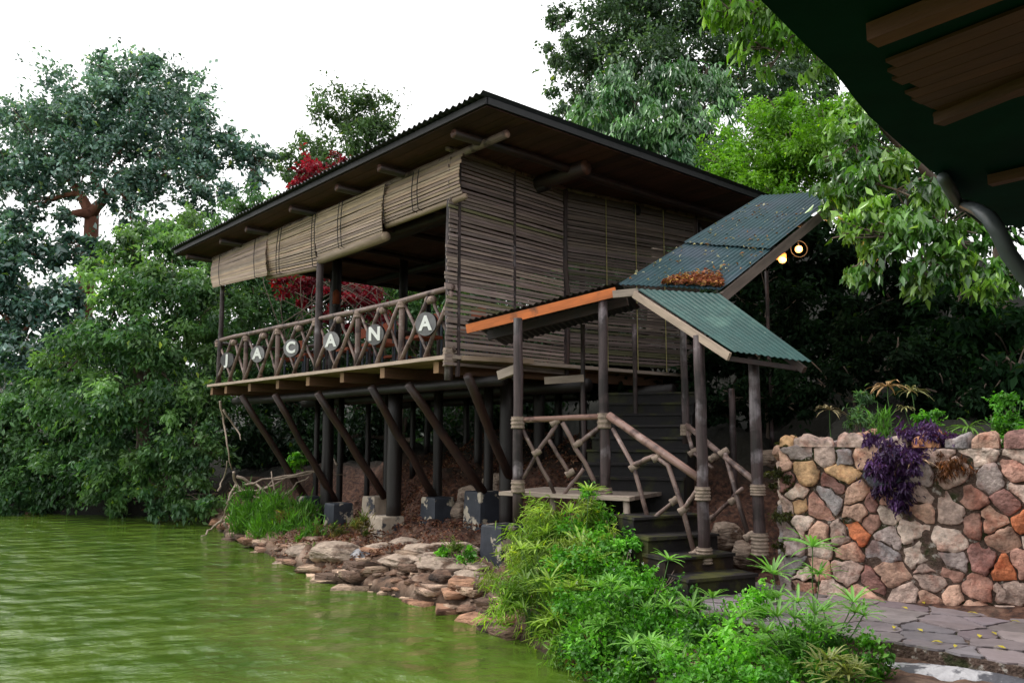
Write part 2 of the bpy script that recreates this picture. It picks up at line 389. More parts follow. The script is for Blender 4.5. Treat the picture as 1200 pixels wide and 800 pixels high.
# ================================================================ GROUND, WATER
random.seed(7)
SHORE=[(-3,-15),(-1,-3),(-.3,1.5),(1.0,3.0),(1.6,5.0),(1.1,6.3),(.69,7.5),(.30,8.5)]+[tuple(at_z(x_,y_,0)[:2]) for x_,y_ in ((600,745),(545,718),(480,703),(400,684),(345,663),(305,645),(270,630))]+[(-8.3,22),(-14.8,23.6),(-40,27),(-140,30)]
LAND=SHORE+[(-140,240),(160,240),(160,-15)]
CTRL=[(2,6.5,.52),(3,7,.52),(4,6,.52),(2.3,8.6,.52),(1.5,3,.5),(4,2,.52),(5,4,.52),(.5,0,.5),(6,3,.52),(1.2,8.3,.5),(.6,9.4,.42),(1.,7.2,.35),
 (.5,10.5,.6),(1.3,11,.95),(0,12.4,.3),(-.2,11.6,.32),(-1.3,14.3,.72),(-.5,13.5,.72),(-4.4,18.2,.22),(-2.9,16.1,.42),(-3.8,17.5,.25),(-1.9,13.6,.4),(-.9,12.6,.4),(-5,18.6,.25),(-3.2,15.2,.3),
 (2,16,2.3),(0,18,2.3),(-2,20,2.),(-4,22,1.5),(.8,14.6,1.8),(-1,16,1.6),(2.5,11,1.3),(1.9,12.2,1.7),(3.2,12.5,2.3),(6,14,3.2),(10,18,6),(5,22,5),(0,28,4),(-8,28,1.6),(-15,28,1.3),(-30,34,1.2),
 (20,25,11),(10,35,11),(0,50,9),(-20,50,5),(40,30,16),(20,60,16),(-60,60,5),(-60,150,14),(40,150,24),(120,40,20),(120,150,24),(0,120,16),(7,9,3.2),(12,6,4),(15,0,5)]
W0=Vector((2.86,8.66,0)); WD=Vector((.823,-.568,0)).normalized(); WB=Vector((.568,.823,0)).normalized()
def heights(X,Y):
    num=np.zeros_like(X);den=np.zeros_like(X)
    for a,b,z in CTRL:
        q=1/(((X-a)**2+(Y-b)**2)**1.6+.02); num+=q*z; den+=q
    h=num/den
    # inside test and distance to the shore
    ins=np.zeros(X.shape,bool); n=len(LAND)
    for i in range(n):
        x1,y1=LAND[i];x2,y2=LAND[(i+1)%n]
        c=((y1>Y)!=(y2>Y)); xx=x1+(Y-y1)*(x2-x1)/((y2-y1) if y2!=y1 else 1e-9); ins^=(c&(X<xx))
    D=np.full(X.shape,1e9)
    for i in range(len(SHORE)-1):
        x1,y1=SHORE[i];x2,y2=SHORE[i+1]; dx,dy=x2-x1,y2-y1
        t=np.clip(((X-x1)*dx+(Y-y1)*dy)/(dx*dx+dy*dy),0,1); D=np.minimum(D,np.hypot(X-x1-t*dx,Y-y1-t*dy))
    k=np.clip(D/.75,0,1)**.55
    hl=h*k-.03
    h=np.where(ins,hl,-np.clip(D*.6,0,2)-.05)
    u=(X-W0.x)*WD.x+(Y-W0.y)*WD.y; b=(X-W0.x)*WB.x+(Y-W0.y)*WB.y
    beh=(u>.12)&(b>.2)
    h=np.where(beh,np.maximum(1.93+.28*np.clip(b-.4,0,9)+.0*u,h*0+1.9),h)
    return h
def H(x,y): return float(heights(np.array([float(x)]),np.array([float(y)]))[0])
xs=np.concatenate([np.linspace(-140,-14,40),np.arange(-13.6,-8,.4),np.arange(-8,6.5,.07),np.arange(6.8,16,.5),np.linspace(17,160,30)])
ys=np.concatenate([np.linspace(-15,2,14),np.arange(2.4,5,.3),np.arange(5,20,.07),np.arange(20.3,32,.4),np.linspace(33,240,40)])
XX,YY=np.meshgrid(xs,ys,indexing='ij'); HH=heights(XX,YY)
nx,ny=XX.shape
V=np.stack([XX,YY,HH],-1).reshape(-1,3)
for i in range(len(V)):
    x,y,z=V[i]
    if -9<x<6.5 and 5<y<26:
        p=Vector((x,y,0)); a=noise.noise(p*1.1)*.10+abs(noise.noise(p*2.6))*.12+noise.noise(p*6)*.06+noise.noise(p*13)*.03-.04
        near=(y-8.5+x*.9)          # rocky bank, stepped ledges
        l=z+a*1.3
        if near>2 and z<1.2: l=.35*l+.65*(math.floor((l+.04*noise.noise(p*4))/.14)*.14+.09)
        k=1. if not(x>1.5 and y<9.2) else .25
        V[i,2]=z+(l-z)*k*(1 if z>-.04 else .5)
idx=np.arange(nx*ny).reshape(nx,ny)
Fc=np.stack([idx[:-1,:-1],idx[1:,:-1],idx[1:,1:],idx[:-1,1:]],-1).reshape(-1,4)
g_mat,gn,gb,go_=mk('bank_soil_and_rock'); Lk=gn.links; NN=gn.nodes.new
def _n(sc,det=8,r=.6):
    q=NN('ShaderNodeTexNoise'); q.inputs['Scale'].default_value=sc; q.inputs['Detail'].default_value=det; q.inputs['Roughness'].default_value=r; Lk.new(gtc.outputs['Object'],q.inputs['Vector']); return q
def _ramp(q,pts):
    r=NN('ShaderNodeValToRGB'); e=r.color_ramp.elements
    while len(e)>1: e.remove(e[-1])
    e[0].position=pts[0][0]; e[0].color=(*pts[0][1],1)
    for p,c in pts[1:]:
        k=e.new(p); k.color=(*c,1)
    Lk.new(q,r.inputs[0]); return r.outputs[0]
def _mix(f,a,b,bt='MIX'):
    x=NN('ShaderNodeMix'); x.data_type='RGBA'; x.blend_type=bt
    if isinstance(f,float): x.inputs[0].default_value=f
    else: Lk.new(f,x.inputs[0])
    Lk.new(a,x.inputs[6]); Lk.new(b,x.inputs[7]); return x.outputs[2]
gtc=NN('ShaderNodeTexCoord')
soil=_ramp(_n(14).outputs[0],[(.35,(.02,.010,.007)),(.5,(.085,.035,.022)),(.65,(.16,.08,.05))])
rockc=_ramp(_n(3.5).outputs[0],[(.35,(.05,.03,.02)),(.48,(.20,.12,.08)),(.65,(.36,.26,.20))])
sep=NN('ShaderNodeSeparateXYZ'); Lk.new(gtc.outputs['Object'],sep.inputs[0])
am=NN('ShaderNodeMath'); am.operation='MULTIPLY_ADD'; am.inputs[1].default_value=1.1; n3=_n(1.7); Lk.new(n3.outputs[0],am.inputs[0]); Lk.new(sep.outputs['Z'],am.inputs[2])
fr=NN('ShaderNodeMapRange'); fr.inputs[1].default_value=.85; fr.inputs[2].default_value=1.15; Lk.new(am.outputs[0],fr.inputs[0])
gc=_mix(fr.outputs[0],rockc,soil)
shade_floor=NN('ShaderNodeRGB'); shade_floor.outputs[0].default_value=(.009,.009,.005,1)  # forest floor colour, taken near black to carry the upper slope's shade
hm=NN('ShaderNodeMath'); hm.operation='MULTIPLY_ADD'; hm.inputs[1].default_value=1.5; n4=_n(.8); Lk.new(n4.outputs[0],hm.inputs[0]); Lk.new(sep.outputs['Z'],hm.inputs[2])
hr=NN('ShaderNodeMapRange'); hr.inputs[1].default_value=2.1; hr.inputs[2].default_value=2.6; Lk.new(hm.outputs[0],hr.inputs[0]); gc=_mix(hr.outputs[0],gc,shade_floor.outputs[0])
sy=NN('ShaderNodeMapRange'); sy.inputs[1].default_value=20; sy.inputs[2].default_value=22.5; Lk.new(sep.outputs['Y'],sy.inputs[0]); gc=_mix(sy.outputs[0],gc,shade_floor.outputs[0])
wet=NN('ShaderNodeMapRange'); wet.inputs[1].default_value=.02; wet.inputs[2].default_value=.16; Lk.new(sep.outputs['Z'],wet.inputs[0])
wr=_ramp(wet.outputs[0],[(0,(.16,.14,.09)),(1,(1,1,1))])
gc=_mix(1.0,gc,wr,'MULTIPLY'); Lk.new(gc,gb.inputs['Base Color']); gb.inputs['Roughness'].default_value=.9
bu=NN('ShaderNodeBump'); bu.inputs['Strength'].default_value=1; bu.inputs['Distance'].default_value=.05; Lk.new(_n(9,10,.7).outputs[0],bu.inputs['Height']); Lk.new(bu.outputs[0],gb.inputs['Normal'])
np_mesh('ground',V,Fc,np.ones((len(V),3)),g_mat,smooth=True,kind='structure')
# water
wm,wn,wb,wo_=mk('green_lake_water'); Lk=wn.links; NN=wn.nodes.new
wtc=NN('ShaderNodeTexCoord'); mp=NN('ShaderNodeMapping'); mp.inputs['Rotation'].default_value=(0,0,R(-28)); mp.inputs['Scale'].default_value=(.85,1.0,1); Lk.new(wtc.outputs['Object'],mp.inputs[0])
def wnz(s,d,r=.55):
    q=NN('ShaderNodeTexNoise'); q.inputs['Scale'].default_value=s; q.inputs['Detail'].default_value=d; q.inputs['Roughness'].default_value=r; Lk.new(mp.outputs[0],q.inputs['Vector']); return q.outputs[0]
gtc=wtc
rr=NN('ShaderNodeValToRGB'); Lk.new(wnz(.9,6),rr.inputs[0]); e=rr.color_ramp.elements; e[0].position=.3; e[0].color=(.044,.094,.009,1); e[1].position=.72; e[1].color=(.095,.153,.018,1)
Lk.new(rr.outputs[0],wb.inputs['Base Color']); wb.inputs['Roughness'].default_value=.04; wb.inputs['IOR'].default_value=1.33; wb.inputs['Specular IOR Level'].default_value=.5
b1=NN('ShaderNodeBump'); b1.inputs['Strength'].default_value=1; b1.inputs['Distance'].default_value=.24; Lk.new(wnz(1.9,2,.4),b1.inputs['Height'])
b2=NN('ShaderNodeBump'); b2.inputs['Strength'].default_value=1; b2.inputs['Distance'].default_value=.05; Lk.new(wnz(6,5,.65),b2.inputs['Height']); Lk.new(b1.outputs[0],b2.inputs['Normal']); Lk.new(b2.outputs[0],wb.inputs['Normal'])
mb=MB(); mb.face([(-300,-60,0),(20,-60,0),(20,40,0),(-300,40,0)]); mb.build('lake_water',wm,kind='structure')
# ================================================================ PATH AND STONE WALL
rg=random.Random(5)
def seg_pt(px,py,A,B):
    A=Vector((A[0],A[1],0));B=Vector((B[0],B[1],0)); n=Vector((-(B-A).y,(B-A).x,0)).normalized(); r=ray(px,py)
    t=(n.dot(A))/n.dot(r); return Vector((0,0,EYE))+r*t
e1=at_z(1032,749,.6); e2=at_z(1200,779,.6)
w6=W0+WD*7
PATH=[(1.55,7.9),(2.2,6.9),(e1.x,e1.y),(e2.x,e2.y),(4.3,4.2),(6,2.2),(w6.x+.8,w6.y+.2),(W0.x+.1,W0.y+.05),(2.8,9.1),(1.7,9.1)]
mb=MB(); mb.face([(x,y,.585) for x,y in PATH])
for i in range(len(PATH)):
    p,q=PATH[i],PATH[(i+1)%len(PATH)]; mb.face([(p[0],p[1],.585),(p[0],p[1],.2),(q[0],q[1],.2),(q[0],q[1],.585)])
mb.build('path',M['mortar'],kind='structure')
pp=scatter(1.3,7.5,2.2,9.3,.42,.30,.33,rg)
mb=MB()
def fcol():
    k=rg.uniform(.7,1.25); return (k*rg.uniform(.95,1.1),k,k*rg.uniform(.95,1.08))
stones(mb,cells(pp,PATH,.016,1.6),lambda x,y,z:(x,y,.587+z),.020,fcol,rg,((1,0),(.985,.85),(.7,1)),1,.02,.015)
mb.build('paving',M['flag'],kind='structure',smooth=False)
# kerb of the path and white veined rock below it
kd=(Vector((e2.x,e2.y,0))-Vector((e1.x,e1.y,0))).normalized(); ka=math.atan2(kd.y,kd.x); kn=Vector((kd.y,-kd.x,0))
c=at_z(1135,802,.42); boulder((c.x,c.y,.40),(.75,.24,.13),12,'whiterock','white and grey veined rock below the path edge',None,ka+.1,'edge_rock')
# wall
WL,WHT=7.0,1.53
WW=thing('stone_wall',(W0.x,W0.y,.55),'retaining wall of mixed red, ochre and grey field stones in mortar beside the path','wall')
cols=[(.50,.31,.23),(.40,.22,.17),(.36,.29,.27),(.50,.16,.07),(.52,.32,.17),(.27,.24,.24),(.27,.14,.12),(.56,.44,.37),(.44,.32,.27),(.11,.12,.15),(.54,.26,.14)]
wts=[7,5,4,1.3,2,2.5,3,6,6,.4,1.6]
def wcol():
    c=rg.choices(cols,wts)[0]; k=rg.uniform(.8,1.2); return tuple(x*k for x in c)
def wallmap(x,y,z): p=W0+WD*x-WB*(z+.02*noise.noise(Vector((x,y,0)))); return (p.x,p.y,.55+y)
def endmap(x,y,z): p=W0+WB*x-WD*(z); return (p.x,p.y,.55+y)
mb=MB()
for a,b_ in ((W0,W0+WD*WL),(W0+WB*1.6,W0)):
    mb.face([(a.x,a.y,.3),(b_.x,b_.y,.3),(b_.x,b_.y,.55+WHT),(a.x,a.y,.55+WHT)])
a=W0;b_=W0+WD*WL; mb.face([(a.x,a.y,.549+WHT),(b_.x,b_.y,.549+WHT),(b_.x+WB.x*.5,b_.y+WB.y*.5,.549+WHT),(a.x+WB.x*.5,a.y+WB.y*.5,.549+WHT)])
mb.build('mortar_core',M['mortar'],WW)
pts=scatter(.05,WL,.06,WHT,.29,.205,.30,rg)
pts+= [(p[0]+rg.uniform(-.2,.2),p[1]+rg.uniform(-.15,.15)) for p in rg.sample(pts,90)]
keep=[]
for p in pts:
    if all(math.hypot(p[0]-q[0],(p[1]-q[1])*1.3)>.105 for q in keep): keep.append(p)
mb=MB(); stones(mb,cells(keep,[(0,0),(WL,0),(WL,WHT),(0,WHT)],.014,1.2),wallmap,.034,wcol,rg,sm=1)
mb.build('stone_face',M['stone'],WW,True)
mb=MB(); pts=scatter(.1,1.6,.1,WHT,.3,.26,.28,rg)
stones(mb,cells(pts,[(0,0),(1.6,0),(1.6,WHT),(0,WHT)],.03,1.2),endmap,.06,wcol,rg); mb.build('end_face',M['stone'],WW,True)
mb=MB()
def topmap(x,y,z): p=W0+WD*x+WB*y; return (p.x,p.y,.552+WHT+z)
pts=scatter(.1,WL,.08,.45,.3,.2,.3,rg)
stones(mb,cells(pts,[(0,-.03),(WL,-.03),(WL,.46),(0,.46)],.03,1.2),topmap,.10,wcol,rg); mb.build('coping',M['stone'],WW,True)
# ================================================================ PAVILION
random.seed(11)
P0=Vector((-.91,11.65,0)); DZ=3.35
def P(s,n,z): return P0+DA*s+NF*n+Vector((0,0,z))
PV=thing('lake_pavilion',(P(4,3,0).x,P(4,3,0).y,0),'log pavilion on stilts over the lake bank with a wide corrugated roof','building')
def sn(v):
    d=v-P0; return d.dot(DA), d.dot(NF)
# deck
mb=MB(); s=0
for i in range(38):     # floor boards run along the front
    n0=.0+i*.16; k=rnd(.55,1.15)
    mb.beam(P(0.0+rnd(0,.02),n0+.075,DZ-.03),P(9.05,n0+.075,DZ-.03),.152,.045,(k,k*.97,k*.92))
mb.build('deck_floor',M['plank'],PV)
mb=MB(); mb.beam(P(-.03,-.05,DZ-.02),P(9.1,-.05,DZ-.02),.09,.055,(1.25,1.2,1.15)); mb.beam(P(-.05,0,DZ-.02),P(-.05,6,DZ-.02),.09,.055); mb.build('deck_edge',M['greyplank'],PV)
for s in (.35,1.75,3.15,4.4,5.7,7.0,8.2,8.95):
    mb=MB(); k=rnd(.8,1.2); mb.beam(P(s,-.0+rnd(-.04,.05),DZ-.145),P(s,6,DZ-.145),.13,.17,(k*.35,k*.25,k*.22),capcol=(.75*k,.6*k,.5*k)); mb.build('joist',M['plank'],PV)
for n,r in ((.62,.085),(2.4,.11),(4.6,.11)):
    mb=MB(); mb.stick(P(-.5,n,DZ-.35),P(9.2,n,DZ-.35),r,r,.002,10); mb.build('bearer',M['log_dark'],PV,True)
# stilts
def gz(p): return H(p.x,p.y)
stilts=[(383,8.45,.125,'k'),(370,8.75,.06,''),(398,9.3,.07,''),(430,9.9,.06,''),(462,8.05,.13,'k'),(453,9.2,.07,''),(483,10.6,.065,''),(500,11.2,.07,''),(513,8.75,.085,''),(546,11.5,.07,''),(572,9.0,.08,''),(560,10.2,.08,''),(594,8.6,.12,'k'),(632,9.9,.10,''),(655,11.5,.08,''),(684,10.6,.07,'')]
for px,c,r,_ in stilts:
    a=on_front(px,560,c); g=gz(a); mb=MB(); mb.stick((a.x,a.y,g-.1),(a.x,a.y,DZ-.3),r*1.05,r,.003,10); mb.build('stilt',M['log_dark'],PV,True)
for (x0,y0,x1,y1) in ((283,463,356,580),(322,462,392,586),(372,460,448,578),(435,453,507,580),(478,450,563,572),(548,440,598,560)):
    a=on_front(x0,y0,7.12); b=on_front(x1,y1,8.62); b=a+(b-a)*1.04
    mb=MB(); mb.stick(a,b,.068,.078,.008,9); mb.build('brace',M['log_red'],PV,True)
for px,pt,pb,c,sz,mt in ((362,577,612,8.5,.42,'footing'),(397,585,618,8.3,.44,'footing'),(443,577,612,8.75,.46,'bare'),(453,600,640,7.95,.46,'bare'),(513,578,604,8.6,.44,'footing'),(566,571,600,8.8,.46,'footing'),(590,610,664,8.15,.50,'footing'),(616,612,664,8.55,.46,'footing')):
    t=on_front(px,pt+4,c); b=on_front(px,pb,c); mb=MB(); z1=t.z;z0=min(b.z,gz(t))-.25; d=NF*(sz*.4)
    q=[]
    ang=math.atan2(DA.y,DA.x)+rnd(-.06,.06)
    for z,k in ((z0,1.12),(z1-.03,1.0),(z1,.94)):
        row=[]
        for i in range(4):
            for j in range(5):
                fx,fy=[(-1+j*.4,-1),(1,-1+j*.4),(1-j*.4,1),(-1,1-j*.4)][i]
                X=fx*sz/2*k*(1-.04*(j==0)); Y=fy*sz/2*k*(1-.04*(j==0))
                row.append(Vector((t.x+X*math.cos(ang)-Y*math.sin(ang)+rnd(-.006,.006),t.y+X*math.sin(ang)+Y*math.cos(ang)+rnd(-.006,.006),z)))
        q.append(row+[row[0]])
    mb.grid([[q[i][j] for i in range(3)] for j in range(21)]); mb.face(q[2][:-1])
    mb.build('footing',M[mt],PV)
# posts above the deck
def post(a,z0,z1,r,m='log',par=PV,nm='post'):
    mb=MB(); mb.stick((a.x,a.y,z0),(a.x,a.y,z1),r*1.05,r*.95,.004,10); return mb.build(nm,M[m],par,True)
ZH=6.30
fp=[on_front(258,400,7.02),on_front(373,400,7.02)]
post(fp[0],DZ-.1,ZH,.055); post(fp[1],DZ-.05,ZH,.07)
a=P(.02,.0,0); post(a,DZ-.35,ZH,.06); 
mb=MB(); mb.wrap(P(.02,0,DZ-.15),P(.02,0,DZ+.12),.085,5); mb.build('lashing',M['rope'],PV,True)
for px,c,r in ((393,8.9,.12),(472,10.6,.11)):
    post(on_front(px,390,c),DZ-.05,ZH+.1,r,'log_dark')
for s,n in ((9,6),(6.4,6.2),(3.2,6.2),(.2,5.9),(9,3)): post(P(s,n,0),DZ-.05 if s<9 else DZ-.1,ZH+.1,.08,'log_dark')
mb=MB(); mb.stick(P(-1.25,.02,ZH+.05),P(9.3,.02,ZH+.03),.06,.06,.0015,10,12,capcol=(2,1.8,1.6)); mb.build('header_pole',M['rail'],PV,True)
for n in (1.9,4.2,6.1):
    mb=MB(); mb.stick(P(-.1,n,ZH),P(9.2,n,ZH),.1,.1,.002,9); mb.build('ceiling_beam',M['log_dark'],PV,True)
def on_s(px,py,s):
    c=DA.dot(P0)+s; r=ray(px,py); t=c/DA.dot(r); return Vector((0,0,EYE))+r*t
for px,py,r in ((687,196,.12),(824,222,.12)):
    e=on_s(px,py,-1.0); si,ni=sn(e); mb=MB(); mb.stick(P(-1.0,ni,e.z),P(5,ni,e.z),r,r,.002,12,capcol=(3.,2.5,2.)); mb.build('roof_beam',M['log_red'],PV,True)
# roof
RS0,RS1,RN0,RN1,RZ=-1.61,10.03,-.65,7.3,6.60
for px,py in ((218,297),(257,285),(287,272),(339,246),(393,221),(443,192),(530,147)):
    e=on_front(px,py,7.02-.52); si,ni=sn(e); mb=MB(); mb.stick(P(si,-.5,RZ-.22),P(si,7,RZ-.22),.065,.065,.003,9,capcol=(2.6,2.3,2.)); mb.build('rafter',M['log_red'],PV,True)
mb=MB(); n=RN0+.03
while n<RN1-.1:
    k=rnd(.45,1.3); wd=rnd(.16,.24); mb.beam(P(RS0+.04,n+wd/2,RZ-.125),P(RS1-.04,n+wd/2,RZ-.125),wd-.008,.02,(k,k*rnd(.85,1),k*rnd(.8,1.0))); n+=wd
mb.build('roof_lining',M['soffit'],PV)
mb=MB()
mb.beam(P(RS0,RN0,RZ-.075),P(RS1,RN0,RZ-.075),.03,.09); mb.beam(P(RS0,RN0+.02,RZ-.075),P(RS0,RN1,RZ-.075),.03,.09); mb.build('fascia',M['black'],PV)
def corr(A,B,C,D,pitch,amp,nl,lap=None,ragged=0,jag=None):
    """A-B low edge, D-C high edge; waves across A-B"""
    mb=MB(); A,B,C,D=map(Vector,(A,B,C,D)); L=(B-A).length; nw=max(2,int(L/pitch)); m=nw*6
    up=(B-A).cross(D-A).normalized(); up=up if up.z>0 else -up
    rows=[]
    for i in range(m+1):
        u=i/m; lo=A.lerp(B,u); hi=D.lerp(C,u); ax=(hi-lo).normalized(); lo2=lo-ax*ragged*noise.noise(Vector((u*nw*.35,1,0)))
        rows.append([lo2.lerp(hi,j/nl)+up*(amp*math.cos(u*nw*2*math.pi)+amp*.6*noise.noise(Vector((u*6,j*2.,3)))) for j in range(nl+1)])
    mb.grid(rows); mb.grid([[p-up*.006 for p in r][::-1] for r in rows]); return mb
mb=corr(P(RS0-.05,RN0-.10,RZ),P(RS1+.05,RN0-.10,RZ),P(RS1+.05,RN1,RZ+.0),P(RS0-.05,RN1,RZ),.13,.022,4,ragged=.03); mb.build('roof_sheet',M['dark_tin'],PV,True)
# slatted screens on the near side
S0=P(-.06,-.06,0); S1=Vector((.916,13.5,0)); S2=Vector((3.56,15.2,0))
def screen(A,B,z0,z1,pitch,hgt,name,bulge=0,tint=1.):
    d=(B-A).normalized(); q=Vector((d.y,-d.x,0)); L=(B-A).length; mb=MB(); z=z0
    while z<z1:
        k=rnd(.6,1.35); o=rnd(-.03,.03); l0=rnd(-.05,.03); l1=rnd(-.04,.03); dz=rnd(-.012,.012)
        bz=-.07*(1-(z-z0)/(z1-z0))*bulge
        k*=tint; g=(k,k*rnd(.95,1.0),k*rnd(.9,1.05))
        if random.random()<.05: g=(k*.75,k*.9,k*.55)
        mb.tube([A+d*(l0+bz)+q*(o*.3)+Vector((0,0,z+dz)),A+d*(L/2)+q*(.01+rnd(-.01,.01))+Vector((0,0,z+rnd(-.008,.008))),B+d*l1+q*(o*.3)+Vector((0,0,z-dz))],[.02]*3,4,g,True,(hgt,.014),(0,0,1))
        z+=pitch*rnd(.86,1.14)
    mb.build(name,M['slat'],PV)
screen(S0,S1,DZ-.12,6.42,.060,.043,'slatted_screen',1,1.5)
for u in (.05,.5,.97):
    a=S0.lerp(S1,u)+Vector((0.03,.03,0)); mb=MB(); mb.beam((a.x,a.y,DZ-.3),(a.x,a.y,6.42),.06,.04,up=tuple(NF)); mb.build('screen_batten',M['log'],PV)
A,B=S1,S2; screen(A,B,DZ+.1,6.40,.054,.043,'slatted_screen',0,.75)
for u in (.0,.28,.5,.72,.995):
    a=A.lerp(B,u)-Vector((-.03,.06,0))*(.6 if 0<u<.9 else 0); mb=MB()
    if 0<u<.9: mb.tube([(a.x,a.y,DZ),(a.x,a.y,6.40)],.009,5,(1.3,1.5,.8)); mb.build('tie_cord',M['rope'],PV)
    else: mb.stick((a.x,a.y,DZ-.2),(a.x,a.y,6.42),.05,.05); mb.build('screen_batten',M['log_red'],PV)
mb=MB(); mb.stick(S0-Vector((.05,.05,0))+Vector((0,0,6.44)),S1+Vector((0,0,6.44)),.045,.04,.003,8,col=(1.1,1,.95)); mb.build('screen_rail',M['rail'],PV,True)
mb=MB(); mb.stick(S1+Vector((0,0,6.43)),S2+(S2-S1)*.5+Vector((0,0,6.40)),.04,.04,.003,8); mb.build('screen_rail',M['rail'],PV,True)
# plank piece at the corner and dark back enclosure of the near side
mb=MB(); a=P(-.10,.15,DZ-.03); b=P(-.35,1.3,DZ-.03); mb.beam(a,b,.16,.07,(1.2,1.1,1)); mb.build('ledge_board',M['greyplank'],PV)
# railing
RT=4.32
def front(x,y,c=7.02): return on_front(230+x/3.636,300+y/3.636,c)
rp=[front(*q) for q in ((90,362),(165,342),(250,325),(350,303),(450,285),(520,268),(600,252),(690,235),(780,214),(870,195),(960,168),(1095,132))]
mb=MB(); mb.tube(rp,[.045+rnd(-.004,.006) for _ in rp],9); mb.build('top_rail',M['rail'],PV,True)
base=[front(q,500) for q in (88,208,343,505,685,872,1100)]
ss=[sn(b)[0] for b in base]
for i,s in enumerate(ss):
    if i in (1,2,4,5):
        mb=MB(); mb.stick(P(s,0,DZ),P(s,0,RT-.03),.05,.047,.004,8); mb.build('baluster_post',M['rail'],PV,True)
    if i<6:
        mb=MB(); mb.wrap(P(s,0,RT-.12),P(s,0,RT-.01),.072,2,(1.1,1.05,1.1)); mb.build('lashing',M['rope'],PV,True)
for i in range(6):
    a,b=ss[i],ss[i+1]; w_=a-b; f=lambda u,h,o=0: P(a-w_*u,o,DZ+.02+(RT-DZ-.04)*h)
    for (u0,h0,u1,h1,r,o) in ((.04,0,.56,.98,.036,-.03),(.5,0,.97,.98,.036,-.03),(.04,.93,.50,.02,.028,.03),(.56,.95,.97,.05,.028,.03)):
        mb=MB(); k=rnd(.75,1.35); mb.stick(f(u0,h0,o),f(u1+rnd(-.02,.02),h1,o),r,r*.9,.012,7,col=(k,k,k)); mb.build('railing_stick',M['rail'],PV,True)
    mb=MB(); q0=f(.5,.93);q1=f(.62,.93); mb.wrap(q0,q1,.06,2,(1.1,1.05,1.1)); mb.build('lashing',M['rope'],PV,True)
# back and far railings
mb=MB(); mb.stick(P(9,0,RT),P(9,6,RT),.04); mb.stick(P(9,6,RT),P(.2,6,RT),.04); mb.build('back_rail',M['log_red'],PV,True)
for k in range(14):
    mb=MB(); s=9-k*.66; mb.stick(P(s,6,DZ),P(s-.4,6,RT),.03); mb.build('back_railing_stick',M['log_red'],PV,True)
# letter discs
def letter(ch, size, depth):
    cu=bpy.data.curves.new('t','FONT'); cu.body=ch; cu.size=size; cu.extrude=depth; cu.offset=.011; cu.align_x='CENTER'; cu.align_y='CENTER'; cu.resolution_u=4
    o=bpy.data.objects.new('t',cu); COL.objects.link(o); dg=bpy.context.evaluated_depsgraph_get(); me=bpy.data.meshes.new_from_object(o.evaluated_get(dg)); bpy.data.objects.remove(o); return me
lab=['round grey disc with white letter J at the far end of the railing','round pale disc with white letter A, between the J and C discs','round grey disc with white letter C hung on the railing','round pale disc with white letter A, between the C and N discs','round grey disc with white letter N hung on the railing','large round grey disc with white letter A nearest the slatted screen']
for (ch,x,y,k),lb in zip((('J',135,443,.6),('A',265,418,1.5),('C',408,392,1.3),('A',579,363,1.6),('N',765,335,.9),('A',982,290,1.1)),lab):
    c=front(x,y,6.90); t=thing('letter_disc',c,lb,'sign','letter discs along the railing')
    mb=MB(); r=.17 if k!=1.1 else .178
    n=24; ring=[(math.cos(2*math.pi*i/n)*(1+rnd(-.02,.02)),math.sin(2*math.pi*i/n)*(1+rnd(-.02,.02))) for i in range(n)]
    Z=Vector((0,0,1)); N_=(NF*.55+Vector((c.x,c.y,0)).normalized()*.45).normalized(); X=N_.cross(Z)
    fr_=[c-N_*.035+X*(a*r)+Z*(b*r) for a,b in ring]; bk=[c+N_*.035+X*(a*r)+Z*(b*r) for a,b in ring]
    mb.face(fr_,(k,k,k)); m2=MB(); m2.grid([[f*1,b_*1] for f,b_ in zip(fr_+fr_[:1],bk+bk[:1])]); m2.face(bk[::-1])
    df=mb.build('disc_face',M['disc'],t); m2.build('bark_rim',M['log_dark'],t)
    me=letter(ch,.30,.006); me.name='letter'; lo=link_mesh('letter',me,M['white'],df,False)
    m4=Matrix((X,Z,-N_)).transposed().to_4x4(); lo.matrix_local=Matrix.Translation(-N_*.042)@m4
